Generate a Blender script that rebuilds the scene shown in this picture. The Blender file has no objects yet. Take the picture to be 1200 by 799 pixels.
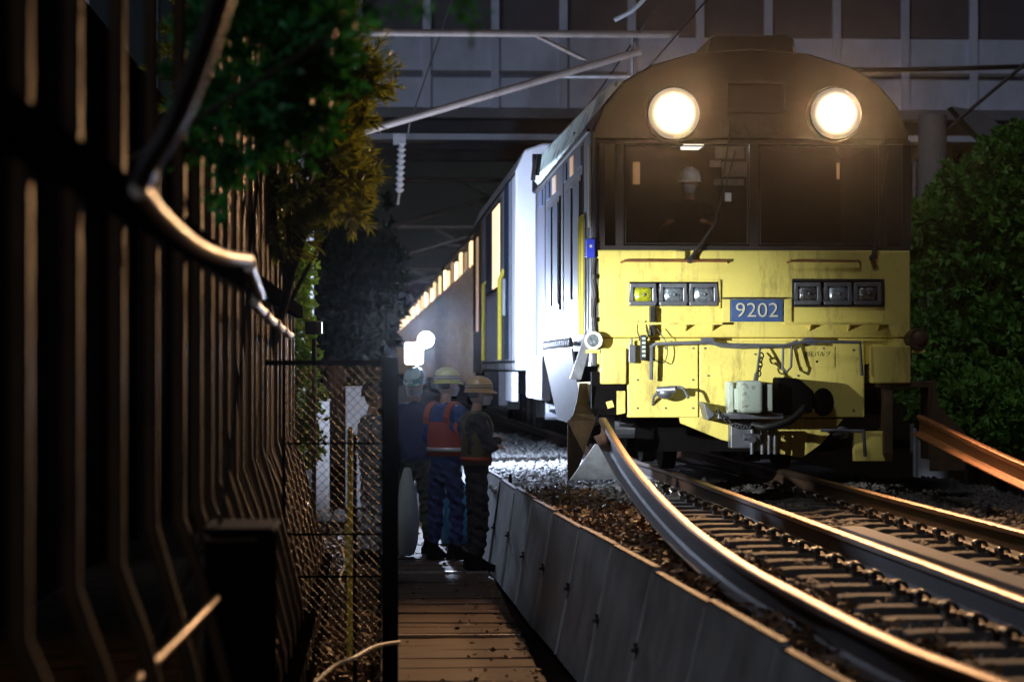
import bpy, bmesh, math, random
import numpy as np
from mathutils import Vector, Matrix
random.seed(7); rng = np.random.default_rng(7)
R = math.radians
sc = bpy.context.scene
COL = sc.collection
# ------------------------------------------------------------------ camera
FPX = 3000.0
CAMZ = 0.99
yaw = math.atan(150 / FPX); pitch = math.atan(31 / FPX)
cam_d = bpy.data.cameras.new('camera'); cam = bpy.data.objects.new('camera', cam_d); COL.objects.link(cam)
cam_d.sensor_width = 36; cam_d.lens = FPX / 1200 * 36
cam.location = (0, 0, CAMZ); cam.rotation_euler = (R(90) + pitch, 0, -yaw)
cam_d.clip_start = 0.1; cam_d.clip_end = 3000
cam_d.dof.use_dof = True; cam_d.dof.focus_distance = 23.0; cam_d.dof.aperture_fstop = 2.6
sc.camera = cam
RM = cam.rotation_euler.to_matrix()
def at(px, py, Y):
    """world point at depth Y (a plan for where things stand)"""
    d = RM @ Vector(((px - 600) / FPX, (399.5 - py) / FPX, -1))
    t = Y / d.y
    return Vector((d.x * t, Y, CAMZ + d.z * t))
def xz(px, py, Y=23.0):
    v = at(px, py, Y); return v.x, v.z
# ------------------------------------------------------------------ materials
def mat(name, col, rough=.6, metal=0., spec=.5, var=.25, scale=6., bump=0., bscale=60., col2=None, thr=None, coat=0., stretch=None, dirt=None):
    m = bpy.data.materials.new(name); m.use_nodes = True
    nt = m.node_tree; N = nt.nodes; L = nt.links
    b = N['Principled BSDF']
    b.inputs['Roughness'].default_value = rough; b.inputs['Metallic'].default_value = metal
    b.inputs['Specular IOR Level'].default_value = spec
    if coat: b.inputs['Coat Weight'].default_value = coat
    tc = N.new('ShaderNodeTexCoord'); mp = N.new('ShaderNodeMapping')
    L.new(tc.outputs['Object'], mp.inputs['Vector'])
    if stretch: mp.inputs['Scale'].default_value = stretch
    nz = N.new('ShaderNodeTexNoise'); nz.inputs['Scale'].default_value = scale; nz.inputs['Detail'].default_value = 8
    nz.inputs['Roughness'].default_value = .65
    L.new(mp.outputs['Vector'], nz.inputs['Vector'])
    cr = N.new('ShaderNodeValToRGB')
    c2 = col2 if col2 else tuple(c * (1 - var) for c in col[:3])
    cr.color_ramp.elements[0].color = (*c2[:3], 1); cr.color_ramp.elements[1].color = (*col[:3], 1)
    lo, hi = thr if thr else (.3, .65)
    cr.color_ramp.elements[0].position = lo; cr.color_ramp.elements[1].position = hi
    L.new(nz.outputs['Fac'], cr.inputs['Fac'])
    out = cr.outputs['Color']
    if dirt:
        n3 = N.new('ShaderNodeTexNoise'); n3.inputs['Scale'].default_value = dirt[1]; n3.inputs['Detail'].default_value = 10; n3.inputs['Roughness'].default_value = .75
        mp3 = N.new('ShaderNodeMapping'); mp3.inputs['Scale'].default_value = (1, 1, .25); L.new(tc.outputs['Object'], mp3.inputs['Vector']); L.new(mp3.outputs['Vector'], n3.inputs['Vector'])
        c3 = N.new('ShaderNodeValToRGB'); c3.color_ramp.elements[0].position = .52; c3.color_ramp.elements[1].position = .72
        c3.color_ramp.elements[0].color = (0, 0, 0, 1); c3.color_ramp.elements[1].color = (dirt[2], dirt[2], dirt[2], 1)
        L.new(n3.outputs['Fac'], c3.inputs['Fac'])
        mx = N.new('ShaderNodeMix'); mx.data_type = 'RGBA'; L.new(c3.outputs['Color'], mx.inputs[0]); L.new(out, mx.inputs[6]); mx.inputs[7].default_value = (*dirt[0], 1)
        out = mx.outputs[2]
    L.new(out, b.inputs['Base Color'])
    rr = N.new('ShaderNodeMapRange'); rr.inputs['To Min'].default_value = max(.03, rough - .12); rr.inputs['To Max'].default_value = min(1, rough + .15)
    L.new(nz.outputs['Fac'], rr.inputs['Value']); L.new(rr.outputs['Result'], b.inputs['Roughness'])
    if bump:
        n2 = N.new('ShaderNodeTexNoise'); n2.inputs['Scale'].default_value = bscale; n2.inputs['Detail'].default_value = 5
        L.new(mp.outputs['Vector'], n2.inputs['Vector'])
        bp = N.new('ShaderNodeBump'); bp.inputs['Strength'].default_value = bump; bp.inputs['Distance'].default_value = .01
        L.new(n2.outputs['Fac'], bp.inputs['Height']); L.new(bp.outputs['Normal'], b.inputs['Normal'])
    return m
def emit(name, col, s):
    m = bpy.data.materials.new(name); m.use_nodes = True; b = m.node_tree.nodes['Principled BSDF']
    b.inputs['Base Color'].default_value = (.5, .5, .5, 1)
    b.inputs['Emission Color'].default_value = (*col, 1); b.inputs['Emission Strength'].default_value = s
    return m
def glass(name, tint=(1, 1, 1), gl=.12, rough=.02):
    m = bpy.data.materials.new(name); m.use_nodes = True; nt = m.node_tree; N = nt.nodes; L = nt.links
    N.remove(N['Principled BSDF'])
    t = N.new('ShaderNodeBsdfTransparent'); t.inputs[0].default_value = (*tint, 1)
    g = N.new('ShaderNodeBsdfGlossy'); g.inputs['Roughness'].default_value = rough; g.inputs[0].default_value = (.9, .9, .9, 1)
    f = N.new('ShaderNodeFresnel'); f.inputs[0].default_value = 1.5
    mx = N.new('ShaderNodeMixShader'); L.new(f.outputs[0], mx.inputs[0]); L.new(t.outputs[0], mx.inputs[1]); L.new(g.outputs[0], mx.inputs[2])
    L.new(mx.outputs[0], N['Material Output'].inputs[0]); return m
def leafmat(name, c1, c2, scale=3., rough=.5):
    m = mat(name, c1, rough=rough, spec=.35, col2=c2, scale=scale)
    b = m.node_tree.nodes['Principled BSDF']; N = m.node_tree.nodes; L = m.node_tree.links
    tr = N.new('ShaderNodeBsdfTranslucent'); tr.inputs[0].default_value = (c1[0] * 1.2, c1[1] * 1.3, c1[2] * .5, 1)
    mx = N.new('ShaderNodeMixShader'); mx.inputs[0].default_value = .25
    L.new(b.outputs[0], mx.inputs[1]); L.new(tr.outputs[0], mx.inputs[2]); L.new(mx.outputs[0], N['Material Output'].inputs[0])
    return m
M = {}
M['yellow'] = mat('yellow_paint', (.80, .66, .15), .5, scale=2.2, var=.14, bump=.10, bscale=40, dirt=((.15, .09, .035), 6., .85))
M['grey_side'] = mat('grey_paint', (.055, .055, .072), .5, scale=3, var=.2, dirt=((.06, .05, .045), 4., .5))
M['white_side'] = mat('pale_paint', (.55, .56, .62), .5, scale=3, var=.12, dirt=((.12, .10, .09), 3., .45))
M['dark_cab'] = mat('dark_brown_grey_paint', (.022, .016, .014), .55, scale=4, var=.3)
M['dark_metal'] = mat('dark_steel', (.035, .033, .032), .5, .4, scale=10, var=.5, bump=.15)
M['black'] = mat('black_underframe', (.005, .0045, .0045), .9, spec=.05, scale=8, var=.5, bump=.2)
M['mid_metal'] = mat('grey_steel', (.22, .23, .25), .42, .6, scale=12, var=.35, bump=.1)
M['worn_green'] = mat('peeling_pale_green_paint', (.48, .56, .46), .6, scale=7, col2=(.14, .10, .07), thr=(.36, .44), bump=.2, bscale=20, dirt=((.18, .09, .04), 9., .7))
M['roof_teal'] = mat('pale_teal_roof_paint', (.5, .6, .55), .55, scale=4, col2=(.12, .14, .13), thr=(.4, .46))
M['brown_plate'] = mat('rusty_plate', (.14, .085, .04), .6, .3, scale=8, var=.5, bump=.2, bscale=30)
M['blue_paint'] = mat('blue_paint', (.05, .10, .24), .5, scale=8, var=.35)
M['blue_door'] = mat('blue_grey_door_paint', (.035, .065, .13), .45, scale=4, var=.25)
M['cobalt'] = mat('cobalt_plastic', (.03, .05, .55), .4, scale=8, var=.1)
M['cream'] = mat('cream_letter_paint', (.62, .58, .42), .5, scale=20, var=.2)
M['yellow_bright'] = mat('yellow_rail_paint', (.75, .62, .06), .4, scale=8, var=.12)
M['rail_head'] = mat('rail_head_steel', (.25, .155, .10), .46, 1., scale=30, var=.25, bump=.04, stretch=(1, .05, 1))
M['rail_body'] = mat('rusty_rail_steel', (.085, .045, .028), .65, .05, spec=.25, scale=14, var=.5, bump=.25, bscale=50)
M['rail_orange'] = mat('fresh_rusty_rail_steel', (.42, .17, .07), .45, .5, scale=14, var=.35, bump=.2)
M['concrete'] = mat('sleeper_concrete', (.07, .058, .048), .85, scale=12, var=.4, bump=.35, bscale=80)
M['concrete_pale'] = mat('pale_concrete', (.34, .33, .32), .85, scale=2, var=.3, bump=.2, bscale=30)
M['clip'] = mat('spring_clip_steel', (.16, .14, .12), .35, .8, scale=20, var=.4)
M['bridge'] = mat('overpass_panel_paint', (.66, .72, .88), .7, scale=.6, var=.3, dirt=((.10, .10, .12), .5, .5))
M['bridge_dark'] = mat('overpass_girder_steel', (.22, .225, .25), .7, scale=1, var=.4)
M['bridge_upper'] = mat('overpass_noise_wall', (.10, .095, .12), .6, scale=1, var=.3)
M['galv'] = mat('galvanised_tube', (.42, .42, .44), .45, .5, scale=10, var=.3)
M['rust_tube'] = mat('weathered_tube', (.30, .24, .21), .6, .2, scale=5, var=.35)
M['porcelain'] = mat('white_porcelain', (.62, .64, .68), .25, scale=6, var=.12)
M['fence'] = mat('dark_brown_fence_paint', (.075, .04, .02), .5, .1, scale=8, var=.4, bump=.1)
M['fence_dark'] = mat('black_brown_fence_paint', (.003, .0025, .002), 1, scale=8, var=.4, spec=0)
M['tan_rib'] = mat('tan_wagon_rib_paint', (.60, .36, .14), .5, scale=6, var=.3)
M['tape'] = mat('white_guard_tube_plastic', (.85, .78, .68), .4, scale=3, var=.1)
M['pipe'] = mat('copper_brown_pipe', (.30, .16, .08), .4, .3, scale=8, var=.3)
M['soil'] = mat('dark_soil', (.022, .016, .011), 1, spec=0, scale=3, var=.6, bump=.6, bscale=15)
M['ballast_bed'] = mat('ballast_bed', (.11, .095, .08), .95, scale=25, var=.6, bump=.8, bscale=40)
M['stone'] = mat('ballast_stone', (.12, .10, .085), .75, scale=9, col2=(.035, .03, .025), bump=.3, bscale=70)
M['litter'] = mat('dead_leaves', (.20, .10, .035), .6, scale=5, col2=(.07, .035, .015))
M['board'] = mat('walkway_board', (.085, .045, .026), .8, scale=3, col2=(.035, .02, .014), bump=.5, bscale=14, stretch=(.35, 7, 1))
M['steel_strip'] = mat('worn_steel_strip', (.45, .42, .38), .4, .7, scale=15, var=.4)
M['barrier'] = mat('barrier_panel_steel', (.44, .46, .47), .55, .1, scale=3, var=.4, bump=.1, dirt=((.09, .07, .05), 3., .6))
M['bark'] = mat('tree_bark', (.06, .045, .03), .9, scale=10, var=.5, bump=.8, bscale=20)
M['leaf_needle'] = leafmat('yew_leaf', (.26, .27, .045), (.03, .055, .012), scale=2.2)
M['leaf_dark'] = leafmat('dark_green_leaf', (.05, .28, .08), (.02, .12, .04))
M['leaf_ivy'] = leafmat('bright_ivy_leaf', (.30, .50, .09), (.09, .20, .04))
M['leaf_bush'] = leafmat('bush_leaf', (.20, .42, .07), (.03, .10, .018), scale=1.2)
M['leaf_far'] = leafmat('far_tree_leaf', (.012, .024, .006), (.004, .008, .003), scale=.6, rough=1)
M['glass'] = glass('window_glass', (.62, .6, .56))
M['skin'] = mat('skin', (.48, .28, .19), .55, scale=8, var=.1)
M['hair'] = mat('black_hair', (.012, .010, .009), .5, scale=20)
M['mask'] = mat('white_mask_cloth', (.5, .52, .54), .8, scale=15, var=.08, bump=.2)
M['lens'] = mat('lamp_lens_glass', (.46, .53, .56), .12, .6, scale=42, col2=(.12, .14, .16), coat=1, bump=.5, bscale=70)
M['lens_dim'] = mat('lamp_lens_glass_dull', (.22, .22, .22), .15, .6, scale=42, col2=(.06, .06, .06), coat=1, bump=.5, bscale=70)
M['lens_yellow'] = mat('fog_lens_glass', (.55, .56, .03), .15, .2, scale=42, col2=(.2, .22, .01), coat=1, bump=.5, bscale=70)
M['warm_window'] = emit('warm_lit_window', (1, .70, .38), 1.7)
M['bright_warm'] = emit('bright_warm_lit_window', (1, .8, .5), 3.2)
M['dim_warm'] = emit('dim_warm_lit_window', (1, .58, .25), .35)
M['white_lamp'] = emit('white_work_lamp', (.86, .93, 1), 45)
M['head_lamp'] = emit('headlamp_painted_halo', (1, .80, .52), 75)
def halo_ramp(m):  # paints a halo into the lens: emission fades from centre to rim
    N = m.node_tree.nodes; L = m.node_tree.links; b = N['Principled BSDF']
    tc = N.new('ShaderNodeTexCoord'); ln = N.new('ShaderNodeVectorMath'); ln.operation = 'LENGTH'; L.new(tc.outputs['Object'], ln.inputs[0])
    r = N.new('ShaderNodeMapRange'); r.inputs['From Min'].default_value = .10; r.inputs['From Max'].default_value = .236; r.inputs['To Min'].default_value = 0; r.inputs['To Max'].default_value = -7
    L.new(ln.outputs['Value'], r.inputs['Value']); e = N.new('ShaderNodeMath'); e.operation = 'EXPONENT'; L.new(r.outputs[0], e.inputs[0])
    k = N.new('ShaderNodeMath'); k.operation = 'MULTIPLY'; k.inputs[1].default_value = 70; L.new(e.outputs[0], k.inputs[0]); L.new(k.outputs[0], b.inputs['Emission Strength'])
halo_ramp(M['head_lamp'])
M['cab_lamp'] = emit('cab_tube_lamp', (.9, .95, 1), 3)
M['screen'] = emit('cab_screen_glow', (.6, .75, 1), .25)
M['flood_lamp'] = emit('flood_lamp_glass', (.95, .98, 1), 6)
M['paper'] = mat('pale_notice_board', (.5, .52, .55), .7, scale=20, var=.4)
# ------------------------------------------------------------------ mesh helpers
def origin_of(o):
    v = Vector((0, 0, 0))
    while o: v += o.location; o = o.parent
    return v
class MB:
    def __init__(s): s.v = []; s.f = []
    def add(s, vs, fs):
        o = len(s.v); s.v += [tuple(v) for v in vs]; s.f += [tuple(i + o for i in f) for f in fs]; return s
    def box(s, x0, x1, y0, y1, z0, z1):
        x0, x1 = sorted((x0, x1)); y0, y1 = sorted((y0, y1)); z0, z1 = sorted((z0, z1))
        return s.add([(x0, y0, z0), (x1, y0, z0), (x1, y1, z0), (x0, y1, z0), (x0, y0, z1), (x1, y0, z1), (x1, y1, z1), (x0, y1, z1)],
                     [(0, 3, 2, 1), (4, 5, 6, 7), (0, 1, 5, 4), (1, 2, 6, 5), (2, 3, 7, 6), (3, 0, 4, 7)])
    def hexa(s, a, b):  # two quads a (4 pts) and b (4 pts)
        return s.add(list(a) + list(b), [(3, 2, 1, 0), (4, 5, 6, 7), (0, 1, 5, 4), (1, 2, 6, 5), (2, 3, 7, 6), (3, 0, 4, 7)])
    def tube(s, pts, r, n=8, caps=True, closed=False):
        pts = [Vector(p) for p in pts]; k = len(pts); rs = r if isinstance(r, (list, tuple)) else [r] * k
        rings = []; prev = None
        for i, p in enumerate(pts):
            if closed: t = pts[(i + 1) % k] - pts[i - 1]
            else: t = pts[min(i + 1, k - 1)] - pts[max(i - 1, 0)]
            t.normalize()
            if prev is None:
                u = t.orthogonal().normalized()
            else:
                u = prev - t * prev.dot(t)
                u = u.normalized() if u.length > 1e-6 else t.orthogonal().normalized()
            prev = u; w = t.cross(u)
            rings.append([p + (u * math.cos(a) + w * math.sin(a)) * rs[i] for a in [2 * math.pi * j / n for j in range(n)]])
        vs = [v for rg in rings for v in rg]; fs = []
        for i in range(k if closed else k - 1):
            i2 = (i + 1) % k
            for j in range(n):
                fs.append((i * n + j, i * n + (j + 1) % n, i2 * n + (j + 1) % n, i2 * n + j))
        if caps and not closed: fs += [tuple(range(n - 1, -1, -1)), tuple((k - 1) * n + j for j in range(n))]
        return s.add(vs, fs)
    def bar(s, a, b, w, h, up=(0, 0, 1)):
        a = Vector(a); b = Vector(b); t = (b - a).normalized(); up = Vector(up)
        u = t.cross(up); u = u.normalized() if u.length > 1e-6 else t.orthogonal().normalized(); v = u.cross(t).normalized()
        q = lambda p: [p - u * w / 2 - v * h / 2, p + u * w / 2 - v * h / 2, p + u * w / 2 + v * h / 2, p - u * w / 2 + v * h / 2]
        return s.hexa(q(a), q(b))
    def prism(s, poly, axis, a, b):
        n = len(poly)
        def P(p, t):
            if axis == 'y': return (p[0], t, p[1])
            if axis == 'x': return (t, p[0], p[1])
            return (p[0], p[1], t)
        vs = [P(p, a) for p in poly] + [P(p, b) for p in poly]
        fs = [tuple(range(n)), tuple(range(2 * n - 1, n - 1, -1))] + [(i, i + n, (i + 1) % n + n, (i + 1) % n) for i in range(n)]
        return s.add(vs, fs)
    def loft(s, secs, caps=True):
        n = len(secs[0]); vs = [v for c in secs for v in c]; fs = []
        for i in range(len(secs) - 1):
            for j in range(n):
                fs.append((i * n + j, i * n + (j + 1) % n, (i + 1) * n + (j + 1) % n, (i + 1) * n + j))
        if caps: fs += [tuple(range(n - 1, -1, -1)), tuple((len(secs) - 1) * n + j for j in range(n))]
        return s.add(vs, fs)
    def ell(s, c, r, n=12, m=8, rot=None):
        vs = []; fs = []; c = Vector(c)
        for i in range(m + 1):
            th = math.pi * i / m
            for j in range(n):
                ph = 2 * math.pi * j / n
                p = Vector((r[0] * math.sin(th) * math.cos(ph), r[1] * math.sin(th) * math.sin(ph), r[2] * math.cos(th)))
                if rot: p = rot @ p
                vs.append(c + p)
        for i in range(m):
            for j in range(n): fs.append((i * n + j, (i + 1) * n + j, (i + 1) * n + (j + 1) % n, i * n + (j + 1) % n))
        return s.add(vs, fs)
    def disc(s, c, axis, r, t, n=24):  # short cylinder
        a = Vector(c); d = Vector(axis).normalized() * t
        return s.tube([a, a + d], r, n)
    def build(s, name, m, parent=None, smooth=False, bevel=0, seg=2):
        off = origin_of(parent) if parent else Vector((0, 0, 0))
        me = bpy.data.meshes.new(name)
        me.from_pydata([(v[0] - off.x, v[1] - off.y, v[2] - off.z) for v in s.v], [], s.f)
        bm = bmesh.new(); bm.from_mesh(me); bmesh.ops.remove_doubles(bm, verts=bm.verts, dist=1e-6)
        bmesh.ops.recalc_face_normals(bm, faces=bm.faces); bm.to_mesh(me); bm.free()
        me.materials.append(M[m] if isinstance(m, str) else m)
        o = bpy.data.objects.new(name, me); COL.objects.link(o); o.parent = parent
        if smooth:
            me.shade_smooth()
            me.set_sharp_from_angle(angle=R(40)) if hasattr(me, 'set_sharp_from_angle') else None
        if bevel:
            bv = o.modifiers.new('bevel', 'BEVEL'); bv.width = bevel; bv.segments = seg; bv.limit_method = 'ANGLE'; bv.angle_limit = R(35)
        return o
def tag(o, label=None, cat=None, group=None, kind=None):
    if label: o['label'] = label
    if cat: o['category'] = cat
    if group: o['group'] = group
    if kind: o['kind'] = kind
    return o
def thing(name, label, cat, loc=(0, 0, 0), rotz=0, group=None):
    o = bpy.data.objects.new(name, None); COL.objects.link(o); o.location = loc; o.rotation_euler = (0, 0, rotz); o.empty_display_size = .1
    return tag(o, label, cat, group)
def copy_tree(o, parent=None):
    c = o.copy(); COL.objects.link(c); c.parent = parent
    for ch in list(o.children): copy_tree(ch, c)
    return c
def textmesh(body, name, m, parent, center, size, depth=.004, sx=1., rotz=0., font_bold=.0):
    """raised lettering on a plane facing -Y"""
    cu = bpy.data.curves.new(name, 'FONT'); cu.body = body; cu.size = size; cu.extrude = depth; cu.align_x = 'CENTER'; cu.align_y = 'CENTER'; cu.offset = font_bold
    t = bpy.data.objects.new(name, cu); COL.objects.link(t)
    dg = bpy.context.evaluated_depsgraph_get(); me = bpy.data.meshes.new_from_object(t.evaluated_get(dg))
    bpy.data.objects.remove(t)
    off = origin_of(parent)
    mt = Matrix.Translation(Vector(center) - off) @ Matrix.Rotation(rotz, 4, 'Z') @ Matrix.Rotation(R(90), 4, 'X') @ Matrix.Diagonal((sx, 1, 1, 1))
    me.transform(mt); me.materials.clear(); me.materials.append(M[m])
    o = bpy.data.objects.new(name, me); COL.objects.link(o); o.parent = parent; return o
def np_mesh(name, verts, faces, m, parent=None, smooth=False):
    """verts (n,3), faces (k,4) quads"""
    off = origin_of(parent) if parent else Vector((0, 0, 0))
    verts = np.asarray(verts, dtype=np.float32) - np.array(off, dtype=np.float32)
    faces = np.asarray(faces, dtype=np.int32); k = faces.shape[1]
    me = bpy.data.meshes.new(name); me.vertices.add(len(verts)); me.vertices.foreach_set('co', verts.ravel())
    me.loops.add(faces.size); me.loops.foreach_set('vertex_index', faces.ravel())
    me.polygons.add(len(faces)); me.polygons.foreach_set('loop_start', np.arange(0, faces.size, k, dtype=np.int32))
    me.update(calc_edges=True); me.validate()
    me.materials.append(M[m]); o = bpy.data.objects.new(name, me); COL.objects.link(o); o.parent = parent
    if smooth: me.shade_smooth()
    return o
def spline(pts, n=8):
    pts = [Vector(p) for p in pts]; out = []
    P = [2 * pts[0] - pts[1]] + pts + [2 * pts[-1] - pts[-2]]
    for i in range(1, len(P) - 2):
        for j in range(n):
            t = j / n; a, b, c, d = P[i - 1], P[i], P[i + 1], P[i + 2]
            out.append(.5 * ((2 * b) + (c - a) * t + (2 * a - 5 * b + 4 * c - d) * t * t + (-a + 3 * b - 3 * c + d) * t ** 3))
    out.append(pts[-1]); return out
# ------------------------------------------------------------------ leaves
def unit(a): return a / (np.linalg.norm(a, axis=-1, keepdims=True) + 1e-9)
def leaves(pos, direc, length, width, fold=.25):
    """pos,direc (n,3) -> diamond leaves: 4 verts one quad"""
    n = len(pos); r = unit(rng.normal(size=(n, 3))); side = unit(np.cross(direc, r)); up = np.cross(side, direc)
    L = length[:, None]; W = width[:, None]
    v = np.stack([pos, pos + direc * L * .45 + side * W * .5 + up * W * fold, pos + direc * L, pos + direc * L * .45 - side * W * .5 + up * W * fold], 1).reshape(-1, 3)
    f = np.arange(4 * n).reshape(n, 4); return v, f
def crown_points(blobs, n):
    """points near the surface and inside of several lumpy blobs [(center, (rx,ry,rz), weight)]"""
    w = np.array([b[2] for b in blobs], float); w /= w.sum(); ks = rng.choice(len(blobs), n, p=w)
    C = np.array([b[0] for b in blobs])[ks]; RR = np.array([b[1] for b in blobs])[ks]
    d = unit(rng.normal(size=(n, 3))); rad = rng.uniform(.35, 1.0, n) ** .6
    return C + d * RR * rad[:, None], d
def rosettes(name, blobs, ntips, per, L, W, m, parent, up=.5, spread=.8):
    p, d = crown_points(blobs, ntips)
    d = unit(d + np.array([0, 0, up]) + rng.normal(size=d.shape) * .35)
    tw = rng.uniform(.05, .16, ntips)
    k = np.repeat(np.arange(ntips), per); t = rng.uniform(0, 1, len(k))
    pos = p[k] + d[k] * (t * tw[k])[:, None]
    dr = unit(d[k] * .75 + rng.normal(size=(len(k), 3)) * spread * .6)
    v, f = leaves(pos, dr, rng.uniform(.6, 1.1, len(k)) * L, rng.uniform(.7, 1.2, len(k)) * W)
    return np_mesh(name, v, f, m, parent)
def make_tree(label, cat, base, blobs, ntips, per, L, W, m, trunk_r=.06, name='tree', group=None, up=.4, spread=.9):
    t = thing(name, label, cat, base, 0, group)
    b = Vector(base); mb = MB()
    c = sum((Vector(x[0]) for x in blobs), Vector()) / len(blobs)
    mid = b.lerp(Vector((c.x, c.y, min(x[0][2] for x in blobs))), .7) + Vector((random.uniform(-.1, .1), 0, 0)) * trunk_r * 10
    mb.tube(spline([b, mid, c], 6), [trunk_r * (1.15 - .05 * i) for i in range(13)], 8)
    for x in blobs:
        s0 = mid.lerp(c, random.uniform(.1, .8)); e = Vector(x[0]) + Vector((random.uniform(-.3, .3) * x[1][0], random.uniform(-.3, .3) * x[1][1], .4 * x[1][2]))
        mb.tube(spline([s0, s0.lerp(e, .5) + Vector((0, 0, .15 * x[1][2])), e], 3), [trunk_r * k for k in (.5, .45, .4, .35, .3, .2, .12)], 6)
    mb.build('trunk', 'bark', t, True)
    rosettes('crown', blobs, ntips, per, L, W, m, t, up, spread)
    return t
# ================================================================== THE SETTING
w = bpy.data.worlds.new('World'); sc.world = w; w.use_nodes = True
nt = w.node_tree; bg = nt.nodes['Background']
sky = nt.nodes.new('ShaderNodeTexSky'); sky.sky_type = 'NISHITA'; sky.sun_disc = False
sky.sun_elevation = R(50); sky.sun_rotation = R(205)
nt.links.new(sky.outputs[0], bg.inputs[0]); bg.inputs[1].default_value = .0012
fill_sun_d = bpy.data.lights.new('fill_sun', 'SUN'); fill_sun = bpy.data.objects.new('fill_sun', fill_sun_d); COL.objects.link(fill_sun)  # weak fill added for overpass and bushes, standing in for street glow
fill_sun_d.energy = .42; fill_sun_d.angle = R(12); fill_sun_d.color = (.80, .85, 1)
fill_sun.rotation_euler = (R(40), 0, R(-25))

g = MB(); g.add([(-700, -60, -1.0), (700, -60, -1.0), (700, 1500, -1.0), (-700, 1500, -1.0)], [(0, 1, 2, 3)])
tag(g.build('ground', 'soil'), kind='structure')
# ballast bed: a raised bank held by the barrier on the left
def track_shift(Y): return 0 if Y < 24 else -.0098 * (Y - 24)
bx_left = [(6, 1.66), (9, 1.55), (12, 1.46), (15, 1.37), (19, 1.24), (23.6, 1.12), (28, 1.02), (34, .9), (60, .55), (160, -.55)]
def barrier_x(Y):
    for (a, xa), (b, xb) in zip(bx_left, bx_left[1:]):
        if Y <= b: return xa + (xb - xa) * (Y - a) / (b - a)
    return bx_left[-1][1]
mb = MB(); secs = []
for Y in [5, 9, 12, 15, 19, 24, 30, 40, 60, 100, 160]:
    x0 = barrier_x(Y) + .045; s = track_shift(Y)
    secs.append([(x0, Y, -.99), (x0, Y, -.2), (2.2 + s, Y, -.25), (4.45 + s, Y, -.25), (5.5 + s, Y, -.24), (6.6 + s, Y, -.99)])
mb.loft(secs); tag(mb.build('ballast_bed', 'ballast_bed'), kind='structure')
# walkway of boards between fence and barrier
mb = MB(); y = 8.0
while y < 42:
    l = 1.76; yy = y
    for x0, x1 in ((-.02, .965),):
        for q in range(7):
            dz = random.uniform(-.009, .005); y0_ = yy + q * l / 7; xa_ = x1 + track_shift(y) * .3 + random.uniform(-.012, .012); d1, d2 = random.uniform(-.004, .004), random.uniform(-.004, .004)
            mb.hexa([(x0, y0_, -.93), (xa_, y0_, -.93), (xa_, y0_ + l / 7 - .007, -.93), (x0, y0_ + l / 7 - .007, -.93)], [(x0, y0_, -.88 + dz + d1), (xa_, y0_, -.88 + dz - d1), (xa_, y0_ + l / 7 - .007, -.88 + dz - d2), (x0, y0_ + l / 7 - .007, -.88 + dz + d2)])
    y += l
tag(mb.build('walkway', 'board', bevel=.006), kind='structure')
mb = MB()
for yy in (17.83, 23.35): mb.box(-.0, .95, yy, yy + .05, -.885, -.868)
mb.build('walkway_joint_strip', 'steel_strip', None)
tag(bpy.data.objects['walkway_joint_strip'], kind='structure')
# soft dark hill at the end of the line
mb = MB()
prof = [(-300, 10), (-120, 16), (-40, 13), (0, 11), (30, 12), (60, 17), (140, 22), (300, 14)]
secs = [[(x * 1.0, 260, -1) for x, h in prof] , [(x, 290, h) for x, h in prof], [(x, 420, h * .8) for x, h in prof]]
vs = [v for s in secs for v in s]; n = len(prof)
mb.add(vs, [(i * n + j, i * n + j + 1, (i + 1) * n + j + 1, (i + 1) * n + j) for i in range(2) for j in range(n - 1)])
tag(mb.build('hill', 'soil', None, True), kind='structure')
# ballast stones
def stones(n, xf, yf, z, smin, smax, name, label):
    X = xf(n); Y = yf(n); xx = X if X.ndim == 1 else X
    base = np.array([(-1, -1, -1), (1, -1, -1), (1, 1, -1), (-1, 1, -1), (-1, -1, 1), (1, -1, 1), (1, 1, 1), (-1, 1, 1)], float) * .5
    S = rng.uniform(smin, smax, (n, 1, 1)); V = base[None] * (1 + rng.uniform(-.45, .3, (n, 8, 3))) * S * rng.uniform(.6, 1.2, (n, 1, 3))
    a = rng.uniform(0, 6.28, n); b = rng.uniform(0, 6.28, n)
    ca, sa, cb, sb = np.cos(a), np.sin(a), np.cos(b), np.sin(b)
    x = V[..., 0] * ca[:, None] - V[..., 1] * sa[:, None]; y = V[..., 0] * sa[:, None] + V[..., 1] * ca[:, None]; zz = V[..., 2]
    y2 = y * cb[:, None] - zz * sb[:, None]; z2 = y * sb[:, None] + zz * cb[:, None]
    P = np.stack([x + X[:, None], y2 + Y[:, None], z2 + z(X, Y)[:, None]], -1).reshape(-1, 3)
    F = np.array([(0, 3, 2, 1), (4, 5, 6, 7), (0, 1, 5, 4), (1, 2, 6, 5), (2, 3, 7, 6), (3, 0, 4, 7)])
    F = (F[None] + (np.arange(n) * 8)[:, None, None]).reshape(-1, 4)
    return tag(np_mesh(name, P, F, 'stone'), label, 'ballast', kind='stuff')
bump = lambda X, Y: .018 * np.sin(X * 7 + Y * 3) + .014 * np.sin(Y * 5.3 - X * 4)
NS = 46000
ys = lambda n: 9 + 18 * rng.uniform(0, 1, n) ** .85
def gen(n):
    Y = ys(n); bl = np.array([barrier_x(v) for v in Y]) + .06
    X = bl + (5.9 - bl) * rng.uniform(0, 1, n); return X, Y
X_, Y_ = gen(NS)
def zf(X, Y):
    between = ((X > 2.2) & (X < 4.45))
    return np.where(between, -.245, -.215) + bump(X, Y) + rng.uniform(-.02, .012, len(X))
stones(NS, lambda n: X_, lambda n: Y_, zf, .025, .062, 'ballast_stones', 'loose grey brown ballast stones covering the trackbed')
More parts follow.
